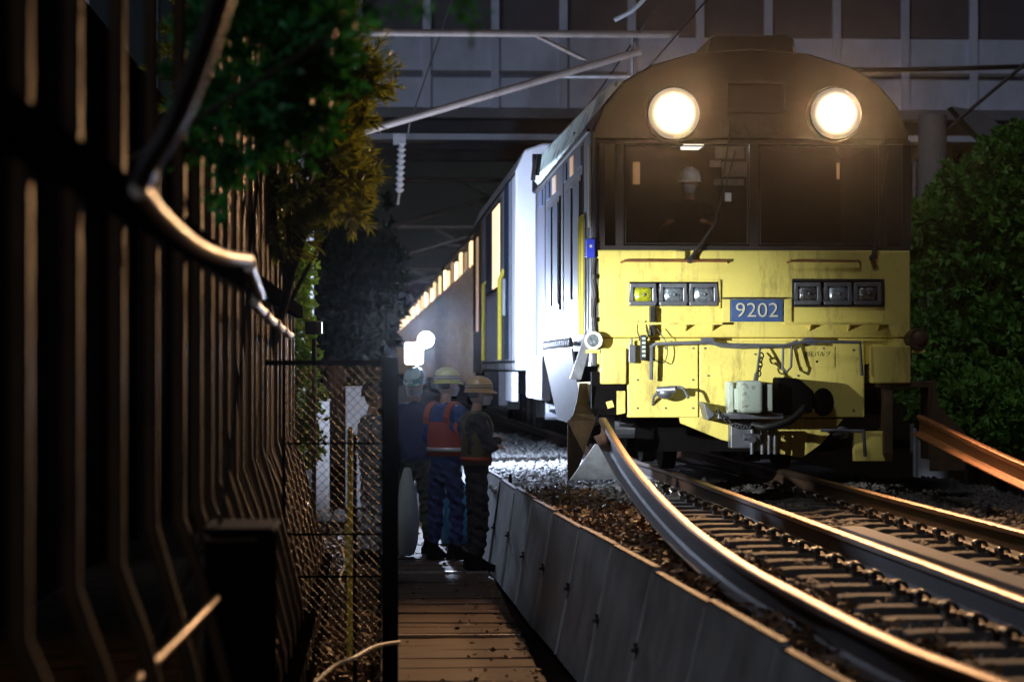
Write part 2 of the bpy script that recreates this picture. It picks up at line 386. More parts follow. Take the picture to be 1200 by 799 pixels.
M['stone_keep'] = M['stone']; M['stone'] = mat('painted_lit_ballast_stone', (.42, .42, .42), .8, scale=9, col2=(.16, .16, .16))  # brighter copy of the stone, pool of work light put into its colour
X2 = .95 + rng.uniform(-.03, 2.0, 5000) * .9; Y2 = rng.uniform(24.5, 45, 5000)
stones(5000, lambda n: np.maximum(X2, 1.08), lambda n: Y2, lambda X, Y: np.full(len(X), -.19), .03, .07, 'ballast_stones', 'ballast stones beside the second car of the train, work light painted into their pale colour')
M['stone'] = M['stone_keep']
# dead leaves lying on the shoulder and by the fence
n = 5200
Y = rng.uniform(9.5, 24, n); bl = np.array([barrier_x(v) for v in Y]); X = bl + .06 + rng.uniform(0, .75, n) ** 1.1
P = np.stack([X, Y, -.175 + bump(X, Y) + rng.uniform(0, .03, n)], 1)
d = unit(np.stack([rng.normal(size=n), rng.normal(size=n), rng.normal(size=n) * .35], 1))
v, f = leaves(P, d, rng.uniform(.03, .09, n), rng.uniform(.012, .04, n))
tag(np_mesh('leaf_litter', v, f, 'litter'), 'brown dead leaves and twigs scattered on the ballast shoulder behind the barrier', 'leaf litter', kind='stuff')
n = 5000
Y = rng.uniform(9.5, 30, n); X = -.06 - rng.uniform(0, .75, n)
P = np.stack([X, Y, -.99 + rng.uniform(0, .10, n)], 1); d = unit(rng.normal(size=(n, 3)) * np.array([1, 1, .8]))
v, f = leaves(P, d, rng.uniform(.04, .14, n), rng.uniform(.008, .04, n))
tag(np_mesh('leaf_litter', v, f, 'litter'), 'dry weeds and fallen leaves on the soil at the foot of the fence', 'leaf litter', kind='stuff')

n = 420
Y = rng.uniform(13, 30, n); X = rng.uniform(0, .94, n) ** 1; X = np.where(rng.uniform(0, 1, n) < .6, .93 - rng.uniform(0, 1, n) ** 2 * .4, X)
P = np.stack([X, Y, np.full(n, -.868)], 1); d = unit(np.stack([rng.normal(size=n), rng.normal(size=n), rng.normal(size=n) * .15], 1))
v, f = leaves(P, d, rng.uniform(.02, .07, n), rng.uniform(.01, .03, n))
tag(np_mesh('leaf_litter', v, f, 'litter'), 'scattered dead leaves and grit on the board walkway along the barrier', 'leaf litter', kind='stuff')
# ================================================================== RAILS
def rail_mesh(path, name, body, parent=None, head='rail_head', s=1.0):
    """path of head-top centres; body and polished head as two meshes"""
    prof_b = [(-.0325, -.037), (.0325, -.037), (.02, -.046), (.009, -.058), (.009, -.135), (.025, -.150), (.0725, -.163), (.0725, -.174), (-.0725, -.174), (-.0725, -.163), (-.025, -.150), (-.009, -.135), (-.009, -.058), (-.02, -.046)]
    prof_h = [(-.0325, -.036), (-.0325, -.008), (-.024, -.001), (0, .0), (.024, -.001), (.0325, -.008), (.0325, -.036)]
    pts = [Vector(p) for p in path]
    def sweep(prof):
        secs = []
        for i, p in enumerate(pts):
            t = (pts[min(i + 1, len(pts) - 1)] - pts[max(i - 1, 0)]).normalized()
            r = t.cross(Vector((0, 0, 1))).normalized(); u = r.cross(t)
            secs.append([p + r * a * s + u * b * s for a, b in prof])
        return MB().loft(secs)
    return sweep(prof_b), sweep(prof_h)
def add_rail(path, name, label, cat, body='rail_body', head='rail_head', group=None):
    t = thing(name, label, cat, path[0], 0, group)
    b, h = rail_mesh(path, name, body); b.build('rail_web', body, t); h.build('rail_head', head, t, True)
    return t
ypts = [4 + i for i in range(0, 22)] + [28, 34, 45, 60, 90, 150]
for s_, lab in ((-.565, 'left running rail of the track under the train, shiny head between sleeper clips'), (.565, 'right running rail of the track, farther from the barrier, running under the train')):
    add_rail([(3.32 + s_ + track_shift(y), y, 0) for y in ypts], 'running_rail', lab, 'rail', group='running rails of the track')
new_l = spline([at(1420, 900, 6.6), at(1180, 799, 8.0), at(1062, 755, 9.1), at(957, 705, 10.8), at(860, 652, 12.9), at(790, 598, 15.9), at(738, 540, 19.1), at(706, 489, 22.35)], 8)
add_rail(new_l, 'new_rail', 'long new rail bending down out of the left chute of the train toward the camera', 'rail', 'rail_body', 'rail_head', 'new rails being unloaded')
new_r = spline([(4.86, 9, -.02), (4.82, 13, .02), (4.80, 16, .10), (4.775, 19.1, .29), (4.75, 22.5, .57)], 6)
add_rail(new_r, 'new_rail', 'rusty orange new rail sliding down out of the right chute of the train', 'rail', 'rail_orange', 'rail_orange', 'new rails being unloaded')
# centre duct board between the rails
mb = MB(); mb.hexa([(3.16, 9, -.16), (3.34, 9, -.16), (3.34, 9, -.09), (3.16, 9, -.09)], [(3.10, 17.3, -.16), (3.26, 17.3, -.16), (3.26, 17.3, -.09), (3.10, 17.3, -.09)])
tag(mb.build('cable_duct', 'concrete_pale', bevel=.008), 'long pale cable duct lying on the sleepers between the two running rails', 'cable duct')
# sleepers
def make_sleeper():
    t = thing('railway_sleeper', 'grey concrete railway sleeper', 'sleeper')
    secs = []
    for x, h, w_ in ((-1.0, -.185, .13), (-.9, -.178, .135), (-.3, -.178, .125), (-.2, -.20, .11), (.2, -.20, .11), (.3, -.178, .125), (.9, -.178, .135), (1.0, -.185, .13)):
        secs.append([(x, -w_, -.33), (x, w_, -.33), (x, w_ * .82, h), (x, -w_ * .82, h)])
    MB().loft(secs).build('sleeper_body', 'concrete', t, bevel=.01)
    for sx in (-.565, .565):
        for k in (-1, 1):
            c = MB(); x = sx + k * .112
            c.box(x - .028, x + .028, -.055, .055, -.176, -.150)
            pts = [(x + k * .02, -.045, -.148), (x + k * .035, -.03, -.118), (x - k * .02, -.02, -.115), (x - k * .045, 0, -.140), (x - k * .02, .02, -.115), (x + k * .035, .03, -.118), (x + k * .02, .045, -.148)]
            c.tube(spline(pts, 3), .010, 6); c.tube([(x + k * .005, 0, -.15), (x + k * .005, 0, -.098)], .016, 6)
            c.build('rail_clip', 'clip', t)
    return t
proto = make_sleeper(); sl_first = True
ords = ['nearest', 'second nearest', 'third nearest', 'fourth nearest', 'fifth nearest', 'sixth nearest', 'seventh nearest', 'eighth nearest']
for i in range(27):
    y = 8.9 + .6 * i
    o = proto if i == 0 else copy_tree(proto)
    o.location = (3.32 + random.uniform(-.01, .01), y, 0); o.rotation_euler.z = random.uniform(-.006, .006)
    o['group'] = 'concrete sleepers under the running rails'
    o['label'] = 'grey concrete sleeper with spring clips crossing under the two running rails'

# ================================================================== BARRIER
t = thing('retaining_barrier', 'low grey steel panel barrier between the board walkway and the ballast', 'barrier', (1.2, 8, -.9))
y = 8.0; i = 0
while y < 36:
    l = 1.8; a, b = y, y + l - .012
    ta, tb = barrier_x(a), barrier_x(b); zt = -.075 + random.uniform(-.02, .015); zt2 = zt + random.uniform(-.012, .012)
    ba, bb = min(1.0 + (ta - 1.12) * .8, ta), min(1.0 + (tb - 1.12) * .8, tb)
    o_ = random.uniform(-.008, .008)
    m_ = MB().hexa([(ba + o_, a, -.93), (ba + .03 + o_, a, -.93), (ta + .03, a, zt), (ta, a, zt)], [(bb, b, -.93), (bb + .03, b, -.93), (tb + .03, b, zt2), (tb, b, zt2)])
    # vertical pressed ribs on the walkway side
    for k in range(1):
        q = .04; xb_, xt_ = ba + (bb - ba) * q, ta + (tb - ta) * q; yy = a + (b - a) * q
        m_.hexa([(xb_ - .012, yy - .02, -.92), (xb_ + .004, yy - .03, -.92), (xt_ + .004, yy - .03, zt - .03), (xt_ - .012, yy - .02, zt - .03)],
                [(xb_ - .012, yy + .02, -.92), (xb_ + .004, yy + .03, -.92), (xt_ + .004, yy + .03, zt - .03), (xt_ - .012, yy + .02, zt - .03)])
    m_.build('panel', 'barrier', t)
    # top flange
    MB().hexa([(ta - .004, a, zt + .002), (ta + .034, a, zt + .002), (ta + .034, a, zt + .008), (ta - .004, a, zt + .008)], [(tb - .004, b, zt2 + .002), (tb + .034, b, zt2 + .002), (tb + .034, b, zt2 + .008), (tb - .004, b, zt2 + .008)]).build('top_flange', 'rail_body', t)
    cl = MB()
    for zz in (-.50,):
        zz += random.uniform(-.03, .03); xm = ba + (ta - ba) * (zz + .93) / .85 + .004
        cl.box(xm - .022, xm + .0, a - .03, a + .03, zz - .015, zz + .015); cl.tube([(xm - .04, a, zz), (xm - .01, a, zz)], .010, 8); cl.box(xm - .02, xm, a + .035, a + .09, zz + .018, zz + .034)
    cl.build('joint_bracket', 'dark_metal', t)
    y += l; i += 1
# short marker pegs standing on the ballast shoulder
for (px, py, Y, lab) in ((598, 562, 23.8, 'small dark metal peg beside the barrier, next to the front worker'), (649, 585, 20.4, 'small dark metal peg on the ballast, in front of the train chute')):
    p = at(px, py, Y); tt = thing('marker_peg', lab, 'peg', (p.x, p.y, -.2), 0, 'small pegs on the ballast shoulder')
    MB().tube([(p.x, Y, -.2), (p.x, Y, -.05), (p.x, Y, .0)], [.022, .018, .012], 8).build('peg_post', 'dark_metal', tt, True)
    MB().box(p.x - .03, p.x + .03, Y - .03, Y + .03, -.2, -.17).build('peg_base', 'dark_metal', tt)
# loose pale scraps on the ballast
for px, py, Y, r_, lab in ((757, 657, 15.6, .3, 'pale board scrap lying on the ballast beside the barrier'), (912, 733, 11.9, -.4, 'small pale scrap on the ballast close to the new rail')):
    p = at(px, py, Y); c, s = math.cos(r_), math.sin(r_)
    q = [(p.x + a * c - b * s, p.y + a * s + b * c) for a, b in ((-.09, -.04), (.08, -.05), (.10, .03), (-.07, .05))]
    tag(MB().prism(q, 'z', -.145, -.13).build('board_scrap', 'concrete'), lab, 'scrap')
# ================================================================== TRAIN CAB CAR
YF = 23.0
XL, XR = 1.87, 4.77
XC = (XL + XR) / 2
car = thing('rail_carrier_cab_car', 'yellow fronted track machine cab car with two glaring headlights and number 9202', 'train car', (XC, YF, 0), 0, 'cars of the work train')
Yb = 31.6
def sect(x0, x1, zb, inset=0.):
    c = (x0 + x1) / 2; h = (x1 - x0) / 2
    pts = [(-1, zb), (-1, 3.12), (-.93, 3.36), (-.80, 3.58), (-.62, 3.73), (-.36, 3.84), (0, 3.88), (.36, 3.84), (.62, 3.73), (.80, 3.58), (.93, 3.36), (1, 3.12), (1, zb)]
    return [(c + p[0] * (h - inset), p[1] - (inset if p[1] > 3.3 else 0)) for p in pts]
# hull built as a shell so the cab has an inside
P_ = sect(XL, XR, 1.0)
mb = MB(); YC = 26.2  # rear wall of the cab
front_open = 3.06
def shell(ya, yb, poly, poly_in):
    n = len(poly)
    mb.loft([[(x, ya, z) for x, z in poly], [(x, yb, z) for x, z in poly]], False)
    mb.loft([[(x, ya, z) for x, z in poly_in], [(x, yb, z) for x, z in poly_in]], False)
    for y_ in (ya, yb):
        for k in range(n - 1):
            mb.add([(poly[k][0], y_, poly[k][1]), (poly[k + 1][0], y_, poly[k + 1][1]), (poly_in[k + 1][0], y_, poly_in[k + 1][1]), (poly_in[k][0], y_, poly_in[k][1])], [(0, 1, 2, 3)])
Pin = [(x, z) for x, z in sect(XL, XR, 1.0, .06)]
shell(YF + .10, YC, P_, Pin)
mb.prism(P_, 'y', YC, Yb)
mb.build('body', 'grey_side', car)
# front: yellow panel
mb = MB()
def rbox(x0, x1, z0, z1, y0, y1): return MB().box(x0, x1, y0, y1, z0, z1)
_, zw = xz(800, 293, YF)      # windscreen foot
_, zs = xz(800, 380, YF)
rbox(XL + .05, XR, 1.26, zw, YF, YF + .1).build('front_panel', 'yellow', car, bevel=.018, seg=3)
rbox(XL + .05, XR - .02, 1.02, 1.255, YF + .015, YF + .1).build('front_sill', 'yellow', car, bevel=.01)
# grey left corner pillar
MB().box(XL - .003, XL + .048, YF + .02, YF + .12, 1.0, 3.12).build('corner_post', 'grey_side', car, bevel=.015)
# upper brow
zt0 = xz(800, 163, YF)[1]
def brow_sec(y0, ins, zlow):
    return [(x, y0, z) for x, z in [(XL + .0 + ins, zlow)] + [(XC + (x - XC) * (1 - ins * .6), z - ins * .5) for x, z in P_[1:-1]] + [(XR - ins, zlow)]]
mb = MB(); a_ = brow_sec(YF + .02, .02, zt0); b_ = brow_sec(YF + .10, 0, zt0 - .001); c_ = brow_sec(YF + .24, 0, zt0 - .001)
mb.loft([a_, b_, c_]); mb.build('brow', 'dark_cab', car, bevel=.01)
# roof box above brow, antennae
mb = MB(); x0, z0 = xz(826, 60, YF + .5); x1, z1 = xz(932, 43, YF + .5)
mb.prism([(x0, 3.75), (x0 + .04, z1 - .02), (x0 + .1, z1), (x1 - .1, z1), (x1 - .03, z1 - .03), (x1, 3.75)], 'y', YF + .4, YF + 1.6); mb.build('roof_cooler', 'dark_cab', car, bevel=.02)
# destination panel and lettering on the brow
xa, za = xz(853, 132, YF); xb, zb = xz(922, 96, YF)
fr = MB(); th = .018
for (p, q, r_, s_) in ((xa, xb, za, za + th), (xa, xb, zb - th, zb), (xa, xa + th, za + th + .001, zb - th - .001), (xb - th, xb, za + th + .001, zb - th - .001)): fr.box(p, q, YF - .008, YF + .03, r_, s_)
fr.build('panel_frame', 'dark_metal', car)
M['letter_dark'] = mat('dark_letter_paint', (.012, .01, .01), .5)
textmesh('LRA-9202', 'lettering', 'letter_dark', car, ((xa + xb) / 2 - .01, YF + .012, xz(886, 152, YF)[1]), .155, .006, 1.05)
# windscreen frame and panes
ztop = zt0; fr = MB(); yF0, yF1 = YF + .03, YF + .09
xe = [xz(p, 0, YF)[0] for p in (703, 709, 722, 731, 879, 889, 1030, 1040, 1058, 1068)]
fr.box(XL + .049, XR - .0, yF0, yF1, zw + .001, zw + .04); fr.box(XL + .049, XR, yF0, yF1, ztop - .04, ztop - .001)
for k in (0, 2, 4, 6, 8): fr.box(xe[k], xe[k + 1], yF0 + .003, yF1 - .003, zw + .041, ztop - .041)
fr.build('windscreen_frame', 'dark_cab', car)
for k, nm in ((1, 'corner_window'), (3, 'windscreen'), (5, 'windscreen'), (7, 'corner_window')):
    MB().box(xe[k] + .001, xe[k + 1] - .001, YF + .055, YF + .063, zw + .041, ztop - .041).build(nm, 'glass', car)
gk = MB()
for k in (3, 5):
    q = [(xe[k] + .02, zw + .06), (xe[k + 1] - .02, zw + .06), (xe[k + 1] - .02, ztop - .06), (xe[k] + .02, ztop - .06)]
    gk.tube([(x, YF + .045, z) for x, z in q], .008, 6, closed=True)
gk.build('window_seal', 'dark_metal', car)
# cab inside: rear wall, panels, lamp, desk
rw = MB(); rw.box(XL + .07, XR - .07, YC - .04, YC - .01, 1.1, 3.4); rw.build('cab_rear_wall', 'dark_cab', car)
nb = MB()
for (p, q, r_, s_) in ((838, 872, 172, 186), (832, 845, 188, 196), (846, 876, 190, 207), (836, 872, 210, 217)):
    (xa, za), (xb, zb) = xz(p, s_, YC - .08), xz(q, r_, YC - .08); nb.box(xa, xb, YC - .09, YC - .05, za, zb)
nb.build('notice_board', 'paper', car)
(xa, za), (xb, zb) = xz(803, 175, 25.2), xz(824, 172, 25.2); MB().box(xa, xb, 25.15, 25.6, zb, zb + .03).build('cab_lamp', 'cab_lamp', car)
(xa, za), (xb, zb) = xz(742, 216, YC - .08), xz(750, 190, YC - .08); MB().box(xa, xb, YC - .08, YC - .045, za, zb).build('rear_window', 'dim_warm', car)
(xa, za), (xb, zb) = xz(981, 210, YC - .08), xz(984, 191, YC - .08); MB().box(xa, xb, YC - .08, YC - .045, za, zb).build('rear_window', 'dim_warm', car)
(xa, za), (xb, zb) = xz(850, 236, 24.0), xz(857, 226, 24.0); MB().box(xa, xb, 24.0, 24.03, za, zb).build('cab_screen', 'screen', car)
MB().box(XL + .08, XR - .08, YF + .12, YF + .6, 1.1, 2.12).build('driver_desk', 'dark_metal', car, bevel=.02)
MB().box(XL + .08, XR - .08, YF + .62, YC - .05, 1.1, 1.16).build('cab_floor', 'dark_metal', car)
# fill light added forward of the ceiling tube, to reach the driver
ld = bpy.data.lights.new('cab_fill_light', 'POINT'); lo = bpy.data.objects.new('cab_fill_light', ld); COL.objects.link(lo); ld.energy = 7; ld.color = (.85, .92, 1); ld.shadow_soft_size = .1
v = at(830, 176, 24.6); lo.parent = car; lo.location = Vector((v.x + .15, 23.7, v.z - .02)) - car.location
# headlights
for px in (790, 980):
    x, z = xz(px, 133, YF - .1)
    h = MB(); h.tube([(x, YF + .03, z), (x, YF - .06, z), (x, YF - .09, z)], [.255, .25, .245], 28)
    ho = h.build('headlight', 'dark_cab', car, True)
    lg = MB(); lg.tube([(0, .001, 0), (0, -.012, 0), (0, -.028, 0), (0, -.036, 0)], [.232, .228, .17, .06], 32); lg = lg.build('lamp_glass', 'head_lamp', None, True)  # lens made wider than a real lamp, its fading rim imitates bloom
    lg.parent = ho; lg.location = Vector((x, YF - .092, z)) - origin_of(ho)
    sd = bpy.data.lights.new('headlight_beam', 'SPOT'); so = bpy.data.objects.new('headlight_beam', sd); COL.objects.link(so)
    sd.energy = 1750; sd.color = (1, .56, .27); sd.spot_size = R(110); sd.spot_blend = .9; sd.shadow_soft_size = .15
    so.parent = car; so.location = Vector((x, YF - .16, z)) - car.location; so.rotation_euler = (R(76), 0, R(180 - 6)); 
# lamp clusters
def cluster(pxs, y0, y1, kinds):
    (xa, za), (xb, zb) = xz(pxs[0] - 3, y1 + 2, YF), xz(pxs[-1] + 3, y0 - 3, YF)
    bz = MB(); th = .018
    for (p, q, r_, s_) in ((xa, xb, za, za + th), (xa, xb, zb - th, zb), (xa, xa + th, za + th + .001, zb - th - .001), (xb - th, xb, za + th + .001, zb - th - .001)): bz.box(p, q, YF - .02, YF + .01, r_, s_)
    bz.build('lamp_surround', 'yellow' if kinds[0] != 'lens_dim' else 'dark_metal', car)
    MB().box(xa + th + .001, xb - th - .001, YF - .006, YF + .004, za + th + .001, zb - th - .001).build('lamp_recess', 'black', car)
    for i in range(3):
        (xa, za), (xb, zb) = xz(pxs[2 * i], y1 - 1, YF - .03), xz(pxs[2 * i + 1], y0 + 1, YF - .03)
        fr = MB(); t_ = .036
        for (p, q, r_, s_) in ((xa, xb, za, za + t_), (xa, xb, zb - t_, zb), (xa, xa + t_, za + t_, zb - t_), (xb - t_, xb, za + t_, zb - t_)): fr.box(p, q, YF - .035, YF - .005, r_, s_)
        f_ = fr.build('marker_lamp', 'mid_metal', car, bevel=.008)
        # domed ribbed lens
        ln = MB(); cx, cz = (xa + xb) / 2, (za + zb) / 2; w2, h2 = (xb - xa) / 2 - t_, (zb - za) / 2 - t_
        secs = []
        for k, dd in ((1, .008), (.9, .022), (.6, .034), (.25, .038)):
            secs.append([(cx + w2 * k * math.copysign(abs(math.cos(a)) ** .4, math.cos(a)), YF - dd, cz + h2 * k * math.copysign(abs(math.sin(a)) ** .4, math.sin(a))) for a in np.linspace(0, 6.283, 25)[:-1]])
        ln.loft(secs); ln.build('lamp_lens', kinds[i], f_, True)
        MB().ell((cx + .012, YF - .044, cz), (.014, .01, .014), 10, 6).build('lamp_bulb', 'mid_metal', f_, True)
cluster([738, 769, 773, 805, 808, 841], 331, 359, ['lens_yellow', 'lens', 'lens'])
cluster([931, 962, 966, 998, 1001, 1033], 330, 358, ['lens_dim', 'lens', 'lens_dim'])
# number plate
(xa, za), (xb, zb) = xz(856, 377, YF), xz(917, 351, YF)
np_ = MB().box(xa, xb, YF - .03, YF - .002, za, zb).build('number_plate', 'blue_paint', car, bevel=.004)
textmesh('9202', 'number', 'cream', np_, ((xa + xb) / 2, YF - .034, (za + zb) / 2 - .002), .185, .006, 1.08, 0, -.002)
for p, q in ((846, 855), (918, 927)):
    x0, x1 = xz(p, 0, YF)[0], xz(q, 0, YF)[0]; MB().box(x0, x1, YF - .022, YF - .002, za, zb).build('plate_bracket', 'yellow', car, bevel=.003)
MB().box(xz(846, 0)[0], xz(920, 0)[0], YF - .06, YF, zb + .004, zb + .016).build('plate_hood', 'dark_metal', car)
# ledge below lamps
for (p, q) in ((733, 845), (917, 1040)):
    x0, z0 = xz(p, 379, YF); x1, _ = xz(q, 379, YF)
    m_ = MB().box(x0, x1, YF - .11, YF, z0 - .012, z0 + .008)
    for f_ in (.25, .62, .9): m_.prism([(YF, z0 - .013), (YF - .09, z0 - .013), (YF, z0 - .07)], 'x', x0 + (x1 - x0) * f_, x0 + (x1 - x0) * f_ + .012)
    m_.build('step_ledge', 'yellow', car)
# thin grab rails under the windscreen
for (p, q) in ((728, 853), (923, 1008)):
    (x0, z0), (x1, _) = xz(p, 306, YF), xz(q, 306, YF)
    MB().tube([(x0, YF, z0 - .01), (x0 + .02, YF - .06, z0), (x1 - .02, YF - .06, z0), (x1, YF, z0 - .01)], .011, 8).build('grab_rail', 'rail_orange', car, True)
x, z = xz(796, 299, YF); MB().box(x - .05, x + .05, YF - .06, YF - .0, z - .035, z + .035).build('wiper_motor', 'yellow', car, bevel=.01)
# wipers
for a, b, c in (((808, 305), (838, 262), (862, 190)), ((1022, 302), (1030, 262), (1042, 190))):
    (x0, z0), (x1, z1), (x2, z2) = xz(*a, YF), xz(*b, YF), xz(*c, YF)
    w_ = MB(); w_.tube([(x0, YF - .05, z0), (x1, YF - .02, z1)], [.022, .012], 8); w_.tube([(x1, YF - .02, z1), (x2 - .05, YF - .0, z2 + .25)], [.010, .006], 6)
    w_.bar((x1 - .02, YF + .015, z1 - .1), (x2 + .0, YF + .018, z2 + .1), .012, .02, (0, 1, 0)); w_.tube([(x0, YF + .0, z0), (x0, YF - .07, z0)], .03, 10)
    w_.build('wiper', 'dark_metal', car, True)
# lower apron and boxes
(xa, za), (xb, zb) = xz(735, 489, YF), xz(1012, 398, YF)
ap = MB()
xm = xz(818, 0)[0]
ap.box(xa, xm - .006, YF - .045, YF + .1, za + .0, zb - .01); ap.box(xm + .006, xb, YF - .045, YF + .1, za, zb - .01)
apo = ap.build('apron_panel', 'yellow', car, bevel=.01)
bt = MB()
for px, py in [(747, 408), (780, 408), (812, 408), (747, 445), (812, 445), (747, 478), (780, 478), (812, 478), (826, 408), (826, 480), (885, 415), (935, 408), (935, 440), (965, 408), (1000, 410), (1000, 480), (830, 440)]:
    x, z = xz(px, py, YF - .05); MB().tube([(x, YF - .043, z), (x, YF - .056, z)], .009, 6).build('bolt', 'mid_metal', apo)
for i, (p, q, r_, s_, mm) in enumerate(((703, 733, 450, 408, 'yellow'), (1019, 1065, 449, 405, 'yellow'))):
    (x0, z0), (x1, z1) = xz(p, r_, YF), xz(q, s_, YF); MB().box(x0, x1, YF - .09, YF + .3, z0, z1).build('equipment_box', mm, car, bevel=.012)
# small data plate
(xa, za), (xb, zb) = xz(936, 430, YF - .05), xz(978, 406, YF - .05)
dp = MB().box(xa, xb, YF - .053, YF - .0455, za, zb).build('data_plate', 'yellow', car)
textmesh('\u6cb9\u5727\u30d0\u30eb\u30d6', 'lettering', 'letter_dark', dp, ((xa + xb) / 2, YF - .054, zb - .07), .05, .001)
MB().tube([((xa + xb) / 2, YF - .053, za + .05), ((xa + xb) / 2, YF - .058, za + .05)], .010, 10).build('plate_lock', 'black', dp)
# snow plough V plate
pl = [xz(*q, YF - .02) for q in ((796, 488), (798, 496), (845, 515), (905, 530), (940, 536), (962, 520), (988, 491))]
M['yellow2'] = M['yellow']
MB().prism(pl, 'y', YF - .03, YF + .06).build('plough', 'yellow', car, bevel=.004)
# underframe and buffer beam, black
MB().box(XL + .12, XR - .12, YF + .7, Yb - .2, .55, 1.0).build('underframe', 'black', car)
MB().box(XL + .5, XR - .5, YF + 1.0, YF + 1.1, .2, .6).build('life_guard', 'black', car)
# coupler group
cp = MB(); (xa, za), (xb, zb) = xz(835, 487, YF - .45), xz(905, 478, YF - .45)
cp.box(xa + .05, xb + .1, YF - .45, YF - .05, za - .03, za + .02)   # shelf
cp.prism([xz(822, 470, YF - .3), xz(828, 492, YF - .3), xz(836, 486, YF - .3)], 'y', YF - .4, YF - .05)
cpo = cp.build('coupler_shelf', 'mid_metal', car, bevel=.006)
(xa, za), (xb, zb) = xz(867, 484, YF - .55), xz(893, 446, YF - .55)
MB().box(xa, xb, YF - .62, YF - .1, za, zb).build('coupler_head', 'worn_green', car, bevel=.03, seg=3)
(xc, zc), (xd, zd) = xz(893, 484, YF - .55), xz(908, 447, YF - .55)
MB().prism([(xb + .01, za + .02), (xd - .03, za + .03), (xd, zd - .08), (xd - .04, zd - .01), (xb + .01, zb - .02)], 'y', YF - .55, YF - .1).build('coupler_knuckle', 'dark_metal', car, bevel=.02)
MB().box(xb + .045, xb + .09, YF - .57, YF - .551, za + .02, zb - .03).build('coupler_knuckle', 'worn_green', car, bevel=.006)
(x0, z0), (x1, z1) = xz(861, 480, YF - .4), xz(866, 455, YF - .4)
k_ = MB(); k_.box(x0, x1 + .01, YF - .42, YF - .12, z0, z1); k_.box(x0 - .05, x0 - .005, YF - .35, YF - .12, z0 - .06, z1 + .06); k_.build('coupler_guide', 'worn_green', car, bevel=.008)
# dark draft gear to the right
(x0, z0), (x1, z1) = xz(908, 487, YF - .2), xz(950, 455, YF - .2)
MB().prism([(x0, z0), (x1 - .02, z0 + .03), (x1, z1 - .03), (x1 - .14, z1 + .09), (x0, z1 + .10)], 'y', YF - .42, YF - .05).build('draft_gear', 'black', car, bevel=.02)
MB().ell((x1 + .12, YF - .15, z0 + .12), (.10, .1, .13), 14, 8).build('air_reservoir', 'black', car, True)
# lower grey box and pipes
(x0, z0), (x1, z1) = xz(856, 525, YF - .2), xz(886, 492, YF - .2)
MB().box(x0, x1, YF - .22, YF - .03, z0, z1).build('valve_box', 'mid_metal', car, bevel=.008)
pp = MB()
for px in (881, 893, 901, 908): 
    (xa, za), (xb, zb) = xz(px, 532, YF - .25), xz(px, 500, YF - .25); pp.tube([(xa, YF - .25, za), (xa, YF - .26, zb)], .017, 8)
(xa, za), (xb, zb) = xz(881, 500, YF - .25), xz(908, 500, YF - .25); pp.tube([(xa, YF - .27, za), (xb, YF - .27, zb)], .020, 8)
xa, za = xz(881, 512, YF - .3); pp.tube([(xa - .07, YF - .3, za), (xa + .07, YF - .3, za)], .03, 10); pp.tube([(xa, YF - .34, za - .02), (xa, YF - .2, za + .02)], .035, 10)
pp.build('brake_pipe', 'mid_metal', car, True)
hs = MB(); hs.tube(spline([(*xz(884, 497, YF - .5),), ] and [Vector((xz(a, b, YF - d)[0], YF - d, xz(a, b, YF - d)[1])) for a, b, d in ((882, 498, .42), (900, 500, .5), (925, 493, .5), (940, 480, .42), (944, 466, .3))], 5), .035, 10)
hs.build('brake_hose', 'dark_metal', car, True)
ch = MB()
def chain(m_, a, b, n, sag=0., r=.02, th=.0065):
    a = Vector(a); b = Vector(b)
    for i in range(n):
        t0 = (i + .5) / n; p = a.lerp(b, t0) - Vector((0, 0, 1)) * sag * math.sin(math.pi * t0)
        dd = (b - a).normalized(); sd_ = dd.orthogonal().normalized() if i % 2 else dd.cross(dd.orthogonal()).normalized()
        ll = (b - a).length / n * .62
        m_.tube([p + dd * ll * math.cos(q) + sd_ * r * math.sin(q) for q in np.linspace(0, 6.283, 11)[:-1]], th, 5, closed=True)
g3 = lambda a, b, d: Vector((xz(a, b, YF - d)[0], YF - d, xz(a, b, YF - d)[1]))
chain(ch, g3(840, 480, .45), g3(880, 500, .5), 12, .06)
ch.build('chain', 'dark_metal', car, True)
ch = MB(); chain(ch, g3(893, 414, .1), g3(889, 440, .3), 5, 0)
ch.build('chain', 'dark_metal', car, True)
# uncoupling lever bar across the front
lb = MB(); lb.tube([g3(762, 407, .14), g3(768, 403, .16), g3(830, 401, .16), g3(845, 404, .16), g3(920, 405, .16), g3(945, 400, .16), g3(1008, 401, .16), g3(1010, 440, .16)], .016, 8)
lb.tube([g3(830, 400, .13), g3(845, 406, .13), g3(860, 407, .13), g3(918, 406, .13), g3(935, 399, .13)], .012, 8)
lb.tube([g3(768, 404, .15), g3(764, 405, .15), g3(763, 445, .15)], .018, 8)
lb.tube([g3(918, 405, .14), g3(917, 432, .2), g3(922, 436, .22), g3(927, 430, .2), g3(928, 404, .14)], .011, 8)
lb.tube([g3(891, 407, .14), g3(887, 436, .3)], .010, 6); lb.tube([g3(887, 438, .3), g3(885, 448, .4)], .022, 8)
for px in (826, 944): 
    x, z = xz(px, 396, YF); lb.prism([(x - .05, z), (x + .05, z), (x + .08, z - .07), (x - .03, z - .05)], 'y', YF - .17, YF - .04)
lb.build('uncoupling_lever', 'mid_metal', car, True)
